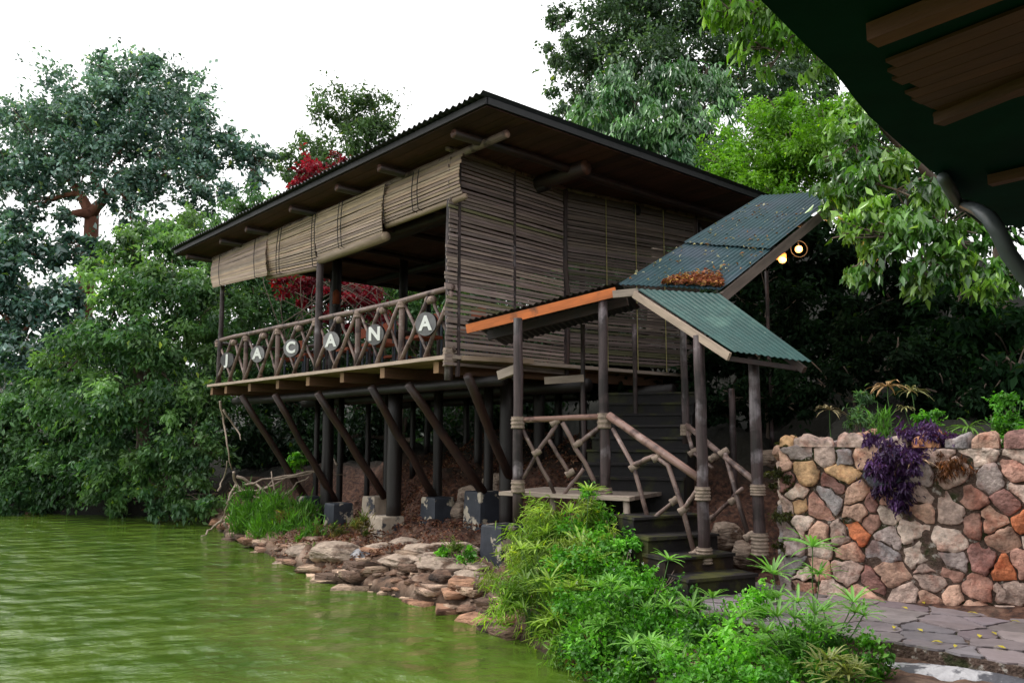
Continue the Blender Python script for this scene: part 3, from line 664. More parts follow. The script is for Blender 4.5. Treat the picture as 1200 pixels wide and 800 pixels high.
# blinds
random.seed(21)
def blind(q, label, roll=None, cut=None, cords=(.22,.28,.95), dens=.048):
    TL,TR,BR,BL=[on_front(x,y,c) for (x,y,c) in q]; t=thing('bamboo_blind',TL,label,'blind','roll up bamboo blinds under the lake eave')
    mb=MB(); hgt=((TL-BL).length+(TR-BR).length)/2; n=int(hgt/dens)
    for i in range(n):
        v=(i+.5)/n; k=rnd(.6,1.3); g=(k,k*rnd(.92,1.02),k*rnd(.85,1.1))
        bow=NF*(-.05*math.sin(v*math.pi))
        a=TL.lerp(BL,v)+bow+DA*rnd(-.0,.04); b=TR.lerp(BR,v)+bow-DA*rnd(0,.04); m_=a.lerp(b,.5)+Vector((0,0,rnd(-.015,.006)))
        mb.tube([a,m_,b],[.02]*3,4,g,True,(dens*rnd(.72,.93),.012),(0,0,1))
    sm_=mb.build('slat_mat',M['bamboo'],t)
    for u in cords:
        mb=MB(); pts=[TL.lerp(TR,u).lerp(BL.lerp(BR,u),v/5)+NF*(-.075-.03*math.sin(v/5*math.pi)) for v in range(6)]
        pts.append(pts[-1]+NF*.15+Vector((0,0,-.03))); mb.tube(pts,.008,5,(.1,.1,.12)); mb.build('cord',M['black'],sm_)
    if roll:
        mb=MB(); r=roll; a=BL+Vector((0,0,-r*.5))+NF*.05; b=BR+Vector((0,0,-r*.5))+NF*.05; 
        for k in range(int(7*r/.08)+3):
            rr_=r*(1-k*.085); ph=k*2.1; pts=[]
            if rr_<.02: break
            mb.tube([a-DA*rnd(-.03,.03),a.lerp(b,.5)+Vector((0,0,rnd(-.01,0))),b-DA*rnd(0,.06)],[rr_]*3,10,(rnd(.7,1.1),)*3,True)
        mb.build('roll',M['bamboo'],t,True)
    return t
C0=6.98
blind([(250,305,C0),(314,276,C0),(313,323,C0-.12),(250,337,C0-.18)],'bamboo blind at the far left corner, hanging lowest and tilted outward',None,cords=(.2,.85))
blind([(315,276,C0),(372,250,C0),(372,312,C0),(311,324,C0)],'bamboo blind second from the left, above the far half of the railing',.045,cords=(.3,.36,.98))
blind([(373,250,C0-.04),(452,215,C0-.04),(448,274,C0-.04),(373,301,C0-.04)],'bamboo blind with a thick rolled end showing, above the mid post',.085,cords=(.4,.45,.02))
blind([(452,219,C0),(541,180,C0),(540,228,C0),(451,262,C0)],'shortest bamboo blind, beside the tall slatted screen',.05,cords=(.05,.45,.52))
# furniture on the deck
random.seed(4)
def table(s,n,label,rz=0):
    c=P(s,n,DZ); t=thing('dining_table',c,label,'table','tables on the pavilion deck')
    mb=MB(); mb.box((c.x,c.y,DZ+.74),(1.0,.8,.04),rz); mb.build('table_top',M['log'],t)
    for a in (-.42,.42):
        for b in (-.32,.32):
            x=c.x+a*math.cos(rz)-b*math.sin(rz); y=c.y+a*math.sin(rz)+b*math.cos(rz); mb=MB(); mb.tube([(x,y,DZ),(x,y,DZ+.72)],.03,6); mb.build('leg',M['log'],t)
def chair(s,n,rz,label,m='orangecloth'):
    c=P(s,n,DZ); t=thing('deck_chair',c,label,'chair','chairs on the pavilion deck'); co,si=math.cos(rz),math.sin(rz)
    L=lambda x,y,z:(c.x+x*co-y*si,c.y+x*si+y*co,DZ+z)
    mb=MB(); mb.box(L(0,0,.45),(.44,.44,.05),rz); mb.build('seat',M[m],t)
    mb=MB(); mb.beam(L(-.2,.21,.78),L(.2,.21,.78),.03,.18); mb.build('backrest',M[m],t)
    for a,b,h in ((-.2,-.2,.43),(.2,-.2,.43),(-.2,.21,.9),(.2,.21,.9)):
        mb=MB(); mb.tube([L(a,b,0),L(a,b,h)],.02,6); mb.build('leg',M['bluepaint'],t)
ra=math.atan2(DA.y,DA.x)
for i,(s,lb) in enumerate(((1.2,'wooden table behind the discs N and A, nearest the screen'),(3.4,'wooden table behind the middle of the railing'),(5.9,'wooden table behind the discs A and C at the far half of the deck'))):
    table(s,1.3,lb,ra)
for s,n,k,lb in ((.5,.75,0,'chair with orange seat beside the slatted screen, behind the last disc A'),(1.5,.6,0,'chair with orange seat behind the railing, between discs N and A'),(2.9,.6,0,'chair with orange seat behind the disc N'),(4.0,.7,0,'chair with orange seat just left of the mid post'),(5.5,.6,0,'chair with orange seat behind the disc C'),(6.6,.7,0,'chair with orange seat behind the far disc A'),(2.0,2.1,3.1,'chair on the far side of the nearest deck table'),(4.6,2.1,3.1,'chair on the far side of the middle deck table')):
    chair(s,n,ra+3.14+k,lb)
# hanging lantern on the inner post
c=on_front(394,348,8.6); t=thing('lantern',c,'small hanging lantern on the dark inner post of the deck','lantern')
mb=MB(); mb.tube([c+Vector((0,0,h)) for h in (-.16,-.15,.10,.17)],[.05,.08,.08,.02],8); mb.build('lantern_body',M['orangecloth'],t,True)
mb=MB(); mb.tube([c+Vector((0,0,.16)),c+Vector((0,0,.5))],.006,5); mb.build('hook',M['iron'],t)
mb=MB(); mb.tube([c+Vector((0,0,-.2)),c+Vector((0,0,-.16))],[.06,.06],8); mb.build('lantern_base',M['iron'],t,True)
# ================================================================ STAIR PORCH
random.seed(31)
SP_=thing('stair_porch',(1.6,9.6,.6),'log porch with green corrugated roofs and lashed railings over the steps','porch')
p1=at_y(607,560,10.1); p2=at_y(709,560,9.9); p3=at_y(824,600,8.72); p4=at_y(889,600,8.62); p5=at_y(803,480,10.3)
A=at_y(725,333,9.75); B=at_y(846,339,9.3); Lf=at_y(545,379,10.55)
LD=Vector((.75,.661,0))
def along(A_,px,py):
    r=ray(px,py); # solve A+ s*LD in xy == t*r
    det=LD.x*r.y-LD.y*r.x; s=-(A_.x*r.y-A_.y*r.x)/det; q=A_+LD*s; t=q.y/r.y; return Vector((q.x,q.y,EYE+r.z*t))
Cc=along(B,972,238); Dd=along(A,893,231)
mid=.55
AB_m1=A.lerp(Dd,.42); AB_m2=B.lerp(Cc,.42); up=Vector((0,0,.03))
corr(AB_m1-(Dd-A).normalized()*.06+up,AB_m2-(Cc-B).normalized()*.06+up,Cc+up+(Cc-B)*.15,Dd+up+(Dd-A)*.0,.06,.008,6,ragged=.03).build('upper_roof_sheet',M['blue_tin'],SP_,True)
corr(A,B,AB_m2,AB_m1,.06,.008,5,ragged=.02).build('lower_roof_sheet',M['blue_tin'],SP_,True)
# landing awning, seen along its edge
Lb=Lf+Vector((.5,1.5,-.12)); Ab=A+Vector((.5,1.5,-.05))
corr(Lf+Vector((0,0,.03)),A+Vector((0,0,.02)),Ab,Lb,.085,.011,3,ragged=.02).build('awning_sheet',M['dark_tin'],SP_,True)
mb=MB(); mb.beam(Lf+Vector((.02,.03,-.07)),at_y(722,342,9.78),.03,.12); mb.build('orange_fascia',M['orange'],SP_)
mb=MB(); mb.beam(Lf+Vector((.3,.35,-.12)),A+Vector((.15,.3,-.16)),.06,.12); mb.build('awning_beam',M['log_red'],SP_)
mb=MB(); mb.beam(at_y(718,345,9.76),at_y(748,342,9.70),.04,.09); mb.build('corner_block',M['greyplank'],SP_)
# hood
T1=at_y(745,338,9.62); T2=at_y(842,344,9.22); B1=at_y(857,411,8.3); B2=at_y(951,424,8.17)
corr(B1,B2,T2,T1,.058,.0065,5,ragged=.015).build('hood_sheet',M['green_tin'],SP_,True)
mb=MB(); mb.beam(T1+Vector((-.02,0,-.07)),B1+Vector((-.02,.01,-.06)),.035,.085,(1.1,1.05,1.0)); mb.build('hood_fascia',M['greyplank'],SP_)
mb=MB(); mb.beam(T2+Vector((-.06,0,-.08)),B2+Vector((-.06,.05,-.08)),.05,.07); mb.beam(B1+Vector((0,.1,-.07)),B2+Vector((-.02,.12,-.07)),.05,.05); mb.build('hood_frame',M['log_red'],SP_)
mb=MB(); mb.beam(B+Vector((0,0,-.10)),Cc+(Cc-B)*.12+Vector((0,0,-.08)),.04,.12,(.38,.36,.36)); mb.build('roof_fascia',M['greyplank'],SP_)
for u in (.2,.5,.8,1.0):
    a=A.lerp(Dd,u);b=B.lerp(Cc,u); mb=MB(); mb.stick(a+Vector((0,0,-.1)),b+Vector((0,0,-.1)),.04); mb.build('roof_batten',M['log_dark'],SP_,True)
PO={}
def ppost(p,zb,zt,r,m='log'):
    mb=MB(); mb.stick((p.x,p.y,zb),(p.x,p.y,zt),r*1.06,r*.95,.005,12,8,knob=.05); o=mb.build('post',M[m],SP_,True); PO[round(p.x,3)]=o; return o
z=lambda px,py,Y: at_y(px,py,Y).z
ppost(p1,z(607,613,10.1),z(607,373,10.1),.062); ppost(p2,z(709,600,9.9),z(709,352,9.9),.06)
ppost(p3,z(824,660,8.72),z(824,393,8.72),.062); ppost(p4,z(889,655,8.62),z(889,418,8.62),.062); ppost(p5,z(803,520,10.3),z(803,375,10.3),.045)
for px,y0,y1,Y,r in ((822,372,460,11.2,.03),(857,455,520,11.2,.045),(743,380,470,12,.035),(898,318,420,11.9,.03),(683,380,500,11.4,.035)):
    q=at_y(px,y0,Y); mb=MB(); mb.stick((q.x,q.y,H(q.x,q.y)),(q.x,q.y,q.z),r,r,.004,7); mb.build('post',M['log'],SP_,True)
def wrap(p,px,y0,y1,Y,r,tn=5):
    mb=MB(); mb.wrap((p.x,p.y,z(px,y1,Y)),(p.x,p.y,z(px,y0,Y)),r,tn); mb.build('lashing',M['rope'],PO[round(p.x,3)],True)
wrap(p1,607,488,502,10.1,.085,3); wrap(p1,607,562,577,10.1,.085,3); wrap(p2,709,484,502,9.9,.085,3); wrap(p2,709,571,583,9.9,.085,3)
wrap(p3,824,570,586,8.72,.083,4); wrap(p3,824,641,660,8.72,.088,5); wrap(p4,889,567,580,8.62,.08,4); wrap(p4,889,624,650,8.62,.09,6); wrap(p5,803,497,510,10.3,.07,3)
def sticks(L,A_,B_,r,par=SP_):
    for seg in L:
        pts=[seg_pt(x,y,A_,B_) for x,y in seg]; rr=r*rnd(.85,1.15); mb=MB()
        if len(pts)==2: mb.stick(pts[0],pts[1],rr,rr*.92,.014,8,col=(rnd(.7,1.25),)*3)
        else: mb.tube(pts,[rr]*len(pts),8,(rnd(.7,1.2),)*3)
        mb.build('railing_stick',M['rail'],par,True)
def knots(L,A_,B_,r=.041):
    for x,y in L:
        q=seg_pt(x,y,A_,B_); mb=MB(); mb.wrap(q-Vector((.05,0,.03)),q+Vector((.05,0,.03)),r,2); mb.build('lashing',M['rope'],SP_,True)
mb=MB(); mb.stick(seg_pt(610,492,p1,p2),seg_pt(706,488,p1,p2),.036,.036,.004,9,col=(1.3,1.1,1)); mb.build('handrail',M['rail'],SP_,True)
mb=MB(); mb.stick(seg_pt(714,487,p2,p3),seg_pt(819,560,p2,p3),.05,.048,.004,10,col=(1.2,1.05,1)); mb.build('handrail',M['rail'],SP_,True)
mb=MB(); mb.stick(seg_pt(803,497,p5,p4),seg_pt(886,565,p5,p4),.034,.034,.004,8); mb.build('handrail',M['rail'],SP_,True)
sticks([[(612,502),(650,578)],[(652,497),(607,568)],[(659,495),(702,574)],[(643,515),(668,556)],[(704,500),(677,520)],[(684,549),(659,581)]],p1,p2,.028)
knots([(650,495),(629,530),(668,554),(606,568),(677,520)],p1,p2)
sticks([[(718,502),(742,545),(752,580),(760,610)],[(742,545),(767,534)],[(767,534),(783,545),(799,592),(814,650)],[(760,612),(790,587)],[(801,597),(818,572)]],p2,p3,.029)
knots([(743,547),(760,610),(770,536),(791,586),(801,597),(814,648)],p2,p3)
sticks([[(850,531),(863,580),(877,628)],[(832,610),(870,572)],[(805,503),(812,530)],[(812,530),(835,548)]],p5,p4,.026)
knots([(848,530),(836,536),(833,608),(860,586),(878,628),(812,530)],p5,p4,.042)
# landing and steps
l1=at_y(585,576,10.35); l2=at_y(738,588,9.42); ld=(l2-l1).normalized(); lp=Vector((-ld.y,ld.x,0)).normalized(); lz=1.47
ST=thing('staircase',(1.9,9.4,.6),'dark stepped stair climbing from the path under the porch','stairs')
mb=MB()
for i in range(7):
    o=.07+i*.17; a=Vector((l1.x,l1.y,lz))+lp*o; b=Vector((l2.x,l2.y,lz))+lp*o; k=1.15 if i==0 else rnd(.5,.7); mb.beam(a,b,.16,.045,(k,k,k))
mb.build('landing',M['greyplank'],ST)
mb=MB(); 
for q,y0,y1,Y in ((648,583,630,10.1),(684,583,605,10.1),(734,592,620,9.5)):
    a=at_y(q,y0,Y); mb=MB(); mb.stick((a.x,a.y,.5),(a.x,a.y,lz-.02),.04,.04); mb.build('support_post',M['greyplank'],ST,True)
s0=at_z(852,696,.60); sdv=Vector((-.42,.907,0)).normalized(); sx=Vector((sdv.y,-sdv.x,0)); sa=math.atan2(sx.y,sx.x)
for k,(zt,wd,off) in enumerate(((.76,.86,-.08),(.92,.88,-.10),(1.09,.92,-.06),(1.27,.92,-.02))):
    c=s0+sdv*(.17+k*.33)+sx*off; mb=MB(); mb.box((c.x,c.y,(.45+zt)/2),(wd,.40,zt-.45),sa,(1,1,1) if k!=1 else (1.5,.9,.75),.006)
    c2=c-sdv*.02; mb.box((c2.x,c2.y,zt+.016),(wd+.02,.43,.03),sa,(1.5,1.45,1.4),.005); mb.build('step',M['step'],ST)
u0=Vector((1.55,10.55,0)); ud=Vector((.30,.954,0)).normalized(); ux=Vector((ud.y,-ud.x,0)); ua=math.atan2(ux.y,ux.x)
for k in range(8):
    c=u0+ud*(k*.30); zt=lz+.17*(k+1); mb=MB(); mb.box((c.x,c.y,(.6+zt)/2),(1.35,.30,zt-.6),ua,(.55,.55,.62),.004); c2=c-ud*.02; mb.box((c2.x,c2.y,zt+.015),(1.37,.33,.03),ua,(1,1,1.05),.004); mb.build('step',M['step'],ST)  # upper flight tinted darker, shade under the porch put into the colour
# planks under the porch seen against the dark
mb=MB(); mb.beam(at_y(638,446,11.3),at_y(684,443,11.3),.05,.1); mb.build('cross_board',M['greyplank'],SP_)
mb=MB(); mb.beam(at_y(585,440,11.0),at_y(606,432,10.8),.08,.12); mb.build('cross_board',M['greyplank'],SP_)
# wall lamps
em,en,eb,eo=mk('lit_bulb'); eb.inputs['Emission Color'].default_value=(1,.38,.09,1); eb.inputs['Emission Strength'].default_value=4.5; eb.inputs['Base Color'].default_value=(1,.6,.3,1)
gm,gn2,gb2,go2=mk('amber_shade'); gb2.inputs['Base Color'].default_value=(.5,.22,.06,1); gb2.inputs['Emission Color'].default_value=(1,.35,.06,1); gb2.inputs['Emission Strength'].default_value=.9; gb2.inputs['Roughness'].default_value=.4
for px,py,Y,ring,lb in ((917,304,10.6,0,'lit amber wall lamp under the stair roof, on the left'),(936,292,11.2,1,'lit wall lamp ringed by a metal hoop, on the right')):
    c=at_y(px,py,Y); t=thing('wall_lamp',c,lb,'lamp','lit lamps under the stair roof')
    mb=MB(); mb.tube([c+Vector((0,-.0,h)) for h in (-.05,-.04,-.02,.0,.02,.04,.05)],[.012,.035,.048,.052,.048,.035,.012],12); mb.build('bulb',em,t,True)
    if ring:
        mb=MB(); pts=[c+Vector((.12*math.cos(a),-.01,.12*math.sin(a))) for a in [2*math.pi*i/20 for i in range(21)]]; mb.tube(pts,.008,6,cap=False); mb.build('hoop',M['iron'],t,True)
    else:
        mb=MB(); mb.tube([c+Vector((-.06,0,.10)),c+Vector((-.04,0,.06)),c+Vector((-.05,0,.02))],[.03,.09,.10],12,cap=False); mb.build('lamp_shade',gm,t,True)
    mb=MB(); mb.tube([c+Vector((0,0,.05)),c+Vector((0,.02,.14)),c+Vector((0,.6,.16))],.012,6); mb.build('bracket',M['iron'],t,True)
    l=bpy.data.lights.new('lamp_glow','POINT'); l.energy=5; l.color=(1,.45,.15); l.shadow_soft_size=.06; lo=bpy.data.objects.new('lamp_glow',l); COL.objects.link(lo); lo.parent=t; lo.location=(0,-.10,0)
# ================================================================ NEAR ROOF (top right)
NR=thing('near_roof_overhang',(3.5,2.5,3.4),'dark green underside of a nearby roof overhang with brown rafters','roof')
edge=[(880,-14),(893,2),(915,24),(935,44),(955,64),(975,82),(988,98),(1000,114),(1018,136),(1040,156),(1060,174),(1080,191),(1098,205),(1112,214),(1122,230),(1130,248),(1150,262),(1176,264),(1230,268)]
zr=3.55; ep=[at_z(x,y,zr) for x,y in edge]
ins=[Vector((7.,-1.5,zr+.0)) for _ in ep]
mb=MB(); n=len(ep)
top=[p+Vector((0,0,.05)) for p in ep]
mb.face([p for p in ep]+[Vector((8,4.9,zr)),Vector((8,-3,zr)),Vector((.6,-3,zr)),Vector((.3,1.0,zr))][::1],(1,1,1))  # roof carried on overhead, out of view, to block sky light
mb.face([p+Vector((0,0,.05)) for p in ep]+[Vector((8,4.9,zr+.05)),Vector((8,-3,zr+.05)),Vector((.6,-3,zr+.05)),Vector((.3,1.0,zr+.05))],(1,1,1))
for i in range(n-1): mb.face([ep[i],ep[i+1],top[i+1],top[i]],(1.5,1.5,1.6))
mb.build('soffit_board',M['under_green'],NR)
rows=[]
for i in range(n-1):
    for k in range(6):
        q=ep[i].lerp(ep[i+1],k/6); rows.append([q+Vector((-.02,-.02,.06+.012*math.sin((i*6+k)*1.6))),q+Vector((.6,-.3,.10+.012*math.sin((i*6+k)*1.6)))])
mb=MB(); mb.grid(rows); mb.build('roof_edge_sheet',M['dark_tin'],NR,True)
for (x0,y0,x1,y1,w_,h_,k) in ((1022,42,1230,-40,.075,.06,1.2),(1100,140,1236,84,.06,.05,.8),(1160,212,1230,196,.06,.05,1.0)):
    a=at_z(x0,y0,zr-h_/2-.01); b=at_z(x1,y1,zr-h_/2-.01); mb=MB(); mb.beam(a,b,w_,h_,(k,k,k)); mb.build('rafter',M['near_wood'],NR)
q0=at_z(1040,70,zr-.012); q1=at_z(1230,-4,zr-.012); dd_=(q1-q0).normalized(); pd=Vector((dd_.y,-dd_.x,0)); pd=pd if (at_z(1100,140,zr)-q0).dot(pd)>0 else -pd
sk=(at_z(1104,140,zr-.012)-q0); nb=9; wd_=sk.dot(pd)/nb; mb=MB()
for i in range(nb):
    st=q0+sk*((i+.5)/nb)+dd_*rnd(-.03,.03); mb.beam(st,st+dd_*4,wd_*.95,.012,(rnd(.5,1.0),)*3)
mb.build('ceiling_boards',M['near_wood'],NR)
mb=MB(); g=[at_z(1105,208,zr-.04),at_z(1116,226,zr-.05),at_z(1126,244,zr-.07)]; mb.tube(g,[.03,.034,.022],10,(1.6,1.6,1.6)); mb.build('gutter_end',M['zinc'],NR,True)
g=[at_z(1126,238,zr-.05),at_y(1146,246,4.0),at_y(1160,256,3.6),at_y(1170,272,3.6),at_y(1182,298,3.6),at_y(1206,330,3.6),at_y(1250,380,3.6)]
mb=MB(); mb.tube(g,[.026,.034]+[.036]*5,12); mb.build('downpipe',M['zinc'],NR,True)
# unseen walls behind and right, added to keep sky light off the porch
mb=MB(); mb.box((8.05,1,2.0),(.12,8,3.0)); mb.box((4.3,-3.05,2.0),(7.4,.12,3.0)); mb.build('sky_block_walls',M['log_red'],NR)

# ================================================================ TREES
G_BLUE=[(.06,.13,.11),(.12,.22,.19),(.19,.31,.27),(.27,.40,.36)]
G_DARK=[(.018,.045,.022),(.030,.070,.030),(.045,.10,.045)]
G_MID=[(.06,.14,.06),(.11,.22,.09),(.18,.32,.12),(.25,.38,.14)]
G_BRT=[(.10,.24,.02),(.16,.34,.03),(.22,.42,.045)]
G_LITE=[(.06,.11,.045),(.09,.16,.07),(.12,.20,.09)]
RED=[(.12,.008,.018),(.22,.012,.028),(.30,.02,.03)]
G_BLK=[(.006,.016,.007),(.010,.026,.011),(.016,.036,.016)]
def base_at(px,Y):
    p=at_y(px,500,Y); return (p.x,p.y,H(p.x,p.y))
tree('fig_tree','tallest left tree with spreading dark blue green crown and red brown trunk','tree',base_at(93,30),
 pxballs([(40,170,55,30),(90,130,55,30),(150,105,50,30),(205,110,45,31),(215,160,45,30),(150,165,50,29),(95,185,40,29),(0,200,45,30),(60,140,30,31),(250,190,30,30),(285,180,28,30),(180,215,38,29),(235,225,32,29),(270,160,18,30),(305,188,20,30),(15,140,30,31),(120,80,25,30),(170,75,22,30),(120,150,45,30),(70,200,40,30),(140,220,38,29),(180,130,40,31),(240,150,28,30),(210,190,34,29),(20,215,26,30),(40,245,22,30),(75,255,18,29),(235,262,22,30),(195,272,20,30),(155,268,18,29),(10,255,24,30),(300,215,18,30),(265,235,20,29)]),
 .20,.55,1.45,G_BLUE,.36,'bark_red','leaf_gloss',1,at_y(108,245,30),limbs=6,droop=.1,sub=.26,shell=.1)
tree('shade_tree','dark heavy crowned tree at the left edge with low red limbs','tree',base_at(20,27),
 pxballs([(5,300,36,27),(50,298,26,28),(90,285,18,28),(20,270,20,28),(5,370,45,27),(60,350,35,27),(100,300,25,28),(20,430,45,26),(75,410,40,27),(-30,330,50,27)]),
 .24,.55,2.6,G_BLUE[:3],.25,'bark_red','leaf_gloss',2,droop=.1)
tree('shore_tree','large mid green feathery tree leaning over the water at the left','tree',base_at(170,23),
 pxballs([(175,290,42,23),(215,275,38,24),(150,340,45,22),(205,340,45,22),(120,395,45,22),(180,410,50,21.5),(235,380,32,22),(75,440,38,22),(140,470,50,21.5),(215,470,42,21.5),(250,300,28,24),(130,315,25,23)]),
 .17,.45,2.6,G_MID,.2,'bark','leaf',3,droop=.45,flat=.6)
tree('shore_tree','broad mid green tree at the water edge in the far left corner','tree',base_at(30,24),
 pxballs([(20,470,45,23.5),(70,490,40,23),(0,530,50,23.5),(45,545,40,23),(95,545,38,22.5),(-40,500,50,24),(10,585,25,23),(60,588,22,23)]),
 .17,.45,2.8,G_MID[:3],.16,'bark','leaf',4,droop=.45)
tree('shore_bush','dense bush with low leafy branches over the water left of the stilts','bush',base_at(190,22),
 pxballs([(150,545,38,21.5),(200,540,38,21),(235,520,28,20.5),(180,585,24,21),(225,580,26,20.3),(120,585,22,22),(245,470,24,21.5),(250,595,14,19.8)]),
 .16,.45,3.0,G_MID[:3]+[(.09,.21,.06)],.1,'bark','leaf',5,droop=.5,limbs=5)
tree('spreading_tree','pale green tree with open crown rising behind the left roof slope','tree',base_at(420,40),
 pxballs([(400,130,32,40),(440,130,26,40),(420,165,30,40),(370,180,28,39),(355,205,26,39),(450,155,20,40),(395,200,30,38),(330,195,18,39)]),
 .22,.5,1.7,G_LITE,.25,'bark','leaf',6,limbs=4)
tree('red_leaf_tree','tree with deep crimson leaves showing above the eave and through the deck','tree',base_at(395,24.5),
 pxballs([(375,205,28,24.5),(350,235,18,24.5),(400,195,16,24.5),(345,340,22,24.5),(420,345,30,24.5),(385,330,25,24.5),(440,380,22,24),(390,380,20,24)]),
 .15,.6,1.5,RED,.12,'bark','leaf_red',7,at_y(395,330,24.5),limbs=7)
for i,(pxl,lb,seed,cols,c_) in enumerate((
 ([(300,250,30,26),(280,300,32,26),(320,330,32,27),(290,360,30,25),(270,410,28,24),(330,390,35,26),(300,430,35,25)],'mid green tree just left of the far end of the pavilion',8,G_MID[:3],2.4),
 ([(480,340,35,27),(520,330,35,27),(470,390,35,27),(540,380,35,26),(445,310,26,28)],'light green tree seen through the open pavilion',9,G_MID,2.2),
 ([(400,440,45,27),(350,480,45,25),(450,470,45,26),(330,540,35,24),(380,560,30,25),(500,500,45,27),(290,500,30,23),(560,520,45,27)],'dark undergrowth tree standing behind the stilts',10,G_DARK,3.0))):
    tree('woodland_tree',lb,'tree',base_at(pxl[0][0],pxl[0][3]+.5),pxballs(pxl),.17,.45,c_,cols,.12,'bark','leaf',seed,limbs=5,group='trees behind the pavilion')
tree('tall_tree','tallest right tree, dusty green crown reaching the top of the picture','tree',base_at(800,32),
 pxballs([(690,70,40,32),(730,30,48,32),(790,15,50,32),(850,20,50,32),(900,50,50,32),(670,120,30,32),(700,150,35,31),(760,80,50,31),(830,80,45,31),(660,60,22,32),(900,110,45,31),(950,80,45,31),(980,150,45,31),(655,20,18,33),(740,-20,50,32),(850,-30,50,32)]),
 .20,.5,2.0,[(.045,.085,.05),(.07,.13,.07),(.10,.17,.09),(.15,.21,.12)],.4,'bark','leaf',11,limbs=4,droop=.4)
tree('mango_tree','rounded tree with drooping long leaves above the middle of the roof','tree',base_at(770,22),
 pxballs([(700,125,30,22),(740,110,34,22),(785,105,34,22),(830,115,32,22),(720,155,32,21.5),(770,150,38,21.5),(820,155,38,21.5),(850,185,30,21.5),(790,190,32,21)]),
 .23,.3,2.6,[(.04,.12,.045),(.07,.19,.065),(.12,.27,.085),(.09,.17,.10)],.25,'bark','leaf_gloss',12,droop=1.1,upb=.3)
tree('acacia_tree','bright yellow green feathery tree beside the stair roof','tree',base_at(900,18),
 pxballs([(845,195,28,16),(880,165,34,16),(920,148,36,16),(960,155,36,16),(875,205,32,15.5),(915,200,38,15.5),(960,200,36,15.5),(905,125,24,16.5),(1000,185,38,15.5),(940,175,36,15),(985,230,30,15),(900,230,26,15)]),
 .10,.42,2.4,G_BRT,.12,'bark','leaf',13,droop=.2,flat=.8,sub=.5,shell=0,sprig=.55,slen=1.1)
G_FAR=[(.03,.07,.035),(.05,.11,.05),(.08,.15,.065)]
for k,(L,lb) in enumerate((([(110,430,55,28),(160,500,50,28),(110,540,45,28),(220,470,45,28),(200,550,40,27),(260,540,40,27)],'deep green tree filling the bank behind the feathery shore tree'),
 ([(300,330,45,33),(350,370,45,33),(340,300,40,33),(390,330,45,33),(300,400,40,32),(330,440,42,31),(400,430,42,31)],'mid green wood edge tree behind the far end of the deck'),
 ([(430,330,45,32),(480,350,45,32),(530,330,50,32),(440,390,45,31),(520,390,45,31),(580,350,50,31)],'mid green wood edge tree behind the middle of the deck'),
 ([(620,320,50,27),(680,330,50,27),(740,330,55,26),(800,330,50,26),(650,400,50,26),(720,400,50,26),(703,300,40,24),(690,330,40,24),(730,290,40,24),(600,400,45,26),(640,260,45,28),(720,270,45,28)],'dark green tree on the slope behind the slatted screens'),
 ([(240,360,40,29),(275,300,35,30),(225,300,30,30),(260,420,40,28)],'green tree between the feathery shore tree and the roof corner'),
 ([(480,480,45,24),(560,490,45,23),(620,480,45,23),(420,510,40,24),(520,530,35,22),(360,520,40,24),(300,530,35,24)],'dark low tree on the slope beneath and behind the deck'))):
    tree('wood_edge_tree',lb,'tree',base_at(L[0][0],L[0][3]+.6),pxballs(L),.19,.45,2.4,G_FAR if k<5 else G_DARK,.15,'bark','leaf',60+k,limbs=3,group='trees at the edge of the wood',droop=.4)
# near tree, large hanging leaves on the right
tree('broadleaf_tree','near tree with large hanging glossy leaves on the right above the stone wall','tree',(7.6,12.2,3.4),
 pxballs([(1000,170,32,10.5),(1030,215,38,10),(985,225,26,10.3),(1075,235,40,9.6),(1000,275,28,9.8),(1050,280,42,9.5),(1105,270,40,9.3),(1145,300,34,9.2),(1010,325,20,9.7),(1085,325,28,9.3),(1150,345,20,9.1),(1010,130,30,11),(1180,330,30,9),(975,190,18,10.5)]),
 .15,.40,1.9,[(.05,.15,.022),(.10,.24,.03),(.19,.36,.045),(.27,.46,.07)],.13,'bark','leaf_gloss',14,(7.2,11.6,5.2),droop=.9,upb=.25,limbs=6,sub=.42)
tree('overhanging_branch','leafy bough hanging down beside the near roof at the top right','branch',(9.5,11.5,4.2),
 pxballs([(850,20,26,9.5),(890,10,32,9.3),(925,45,30,9.2),(880,55,20,9.4),(955,85,22,9.2),(860,-10,30,9.5),(935,10,30,9.3),(900,85,12,9.4),(965,60,20,9.2)]),
 .16,.36,1.5,[(.09,.22,.02),(.16,.32,.03),(.24,.42,.05)],.09,'bark','leaf',15,(6.2,9.6,8.6),droop=1.1,upb=.2,limbs=4,sub=.42)
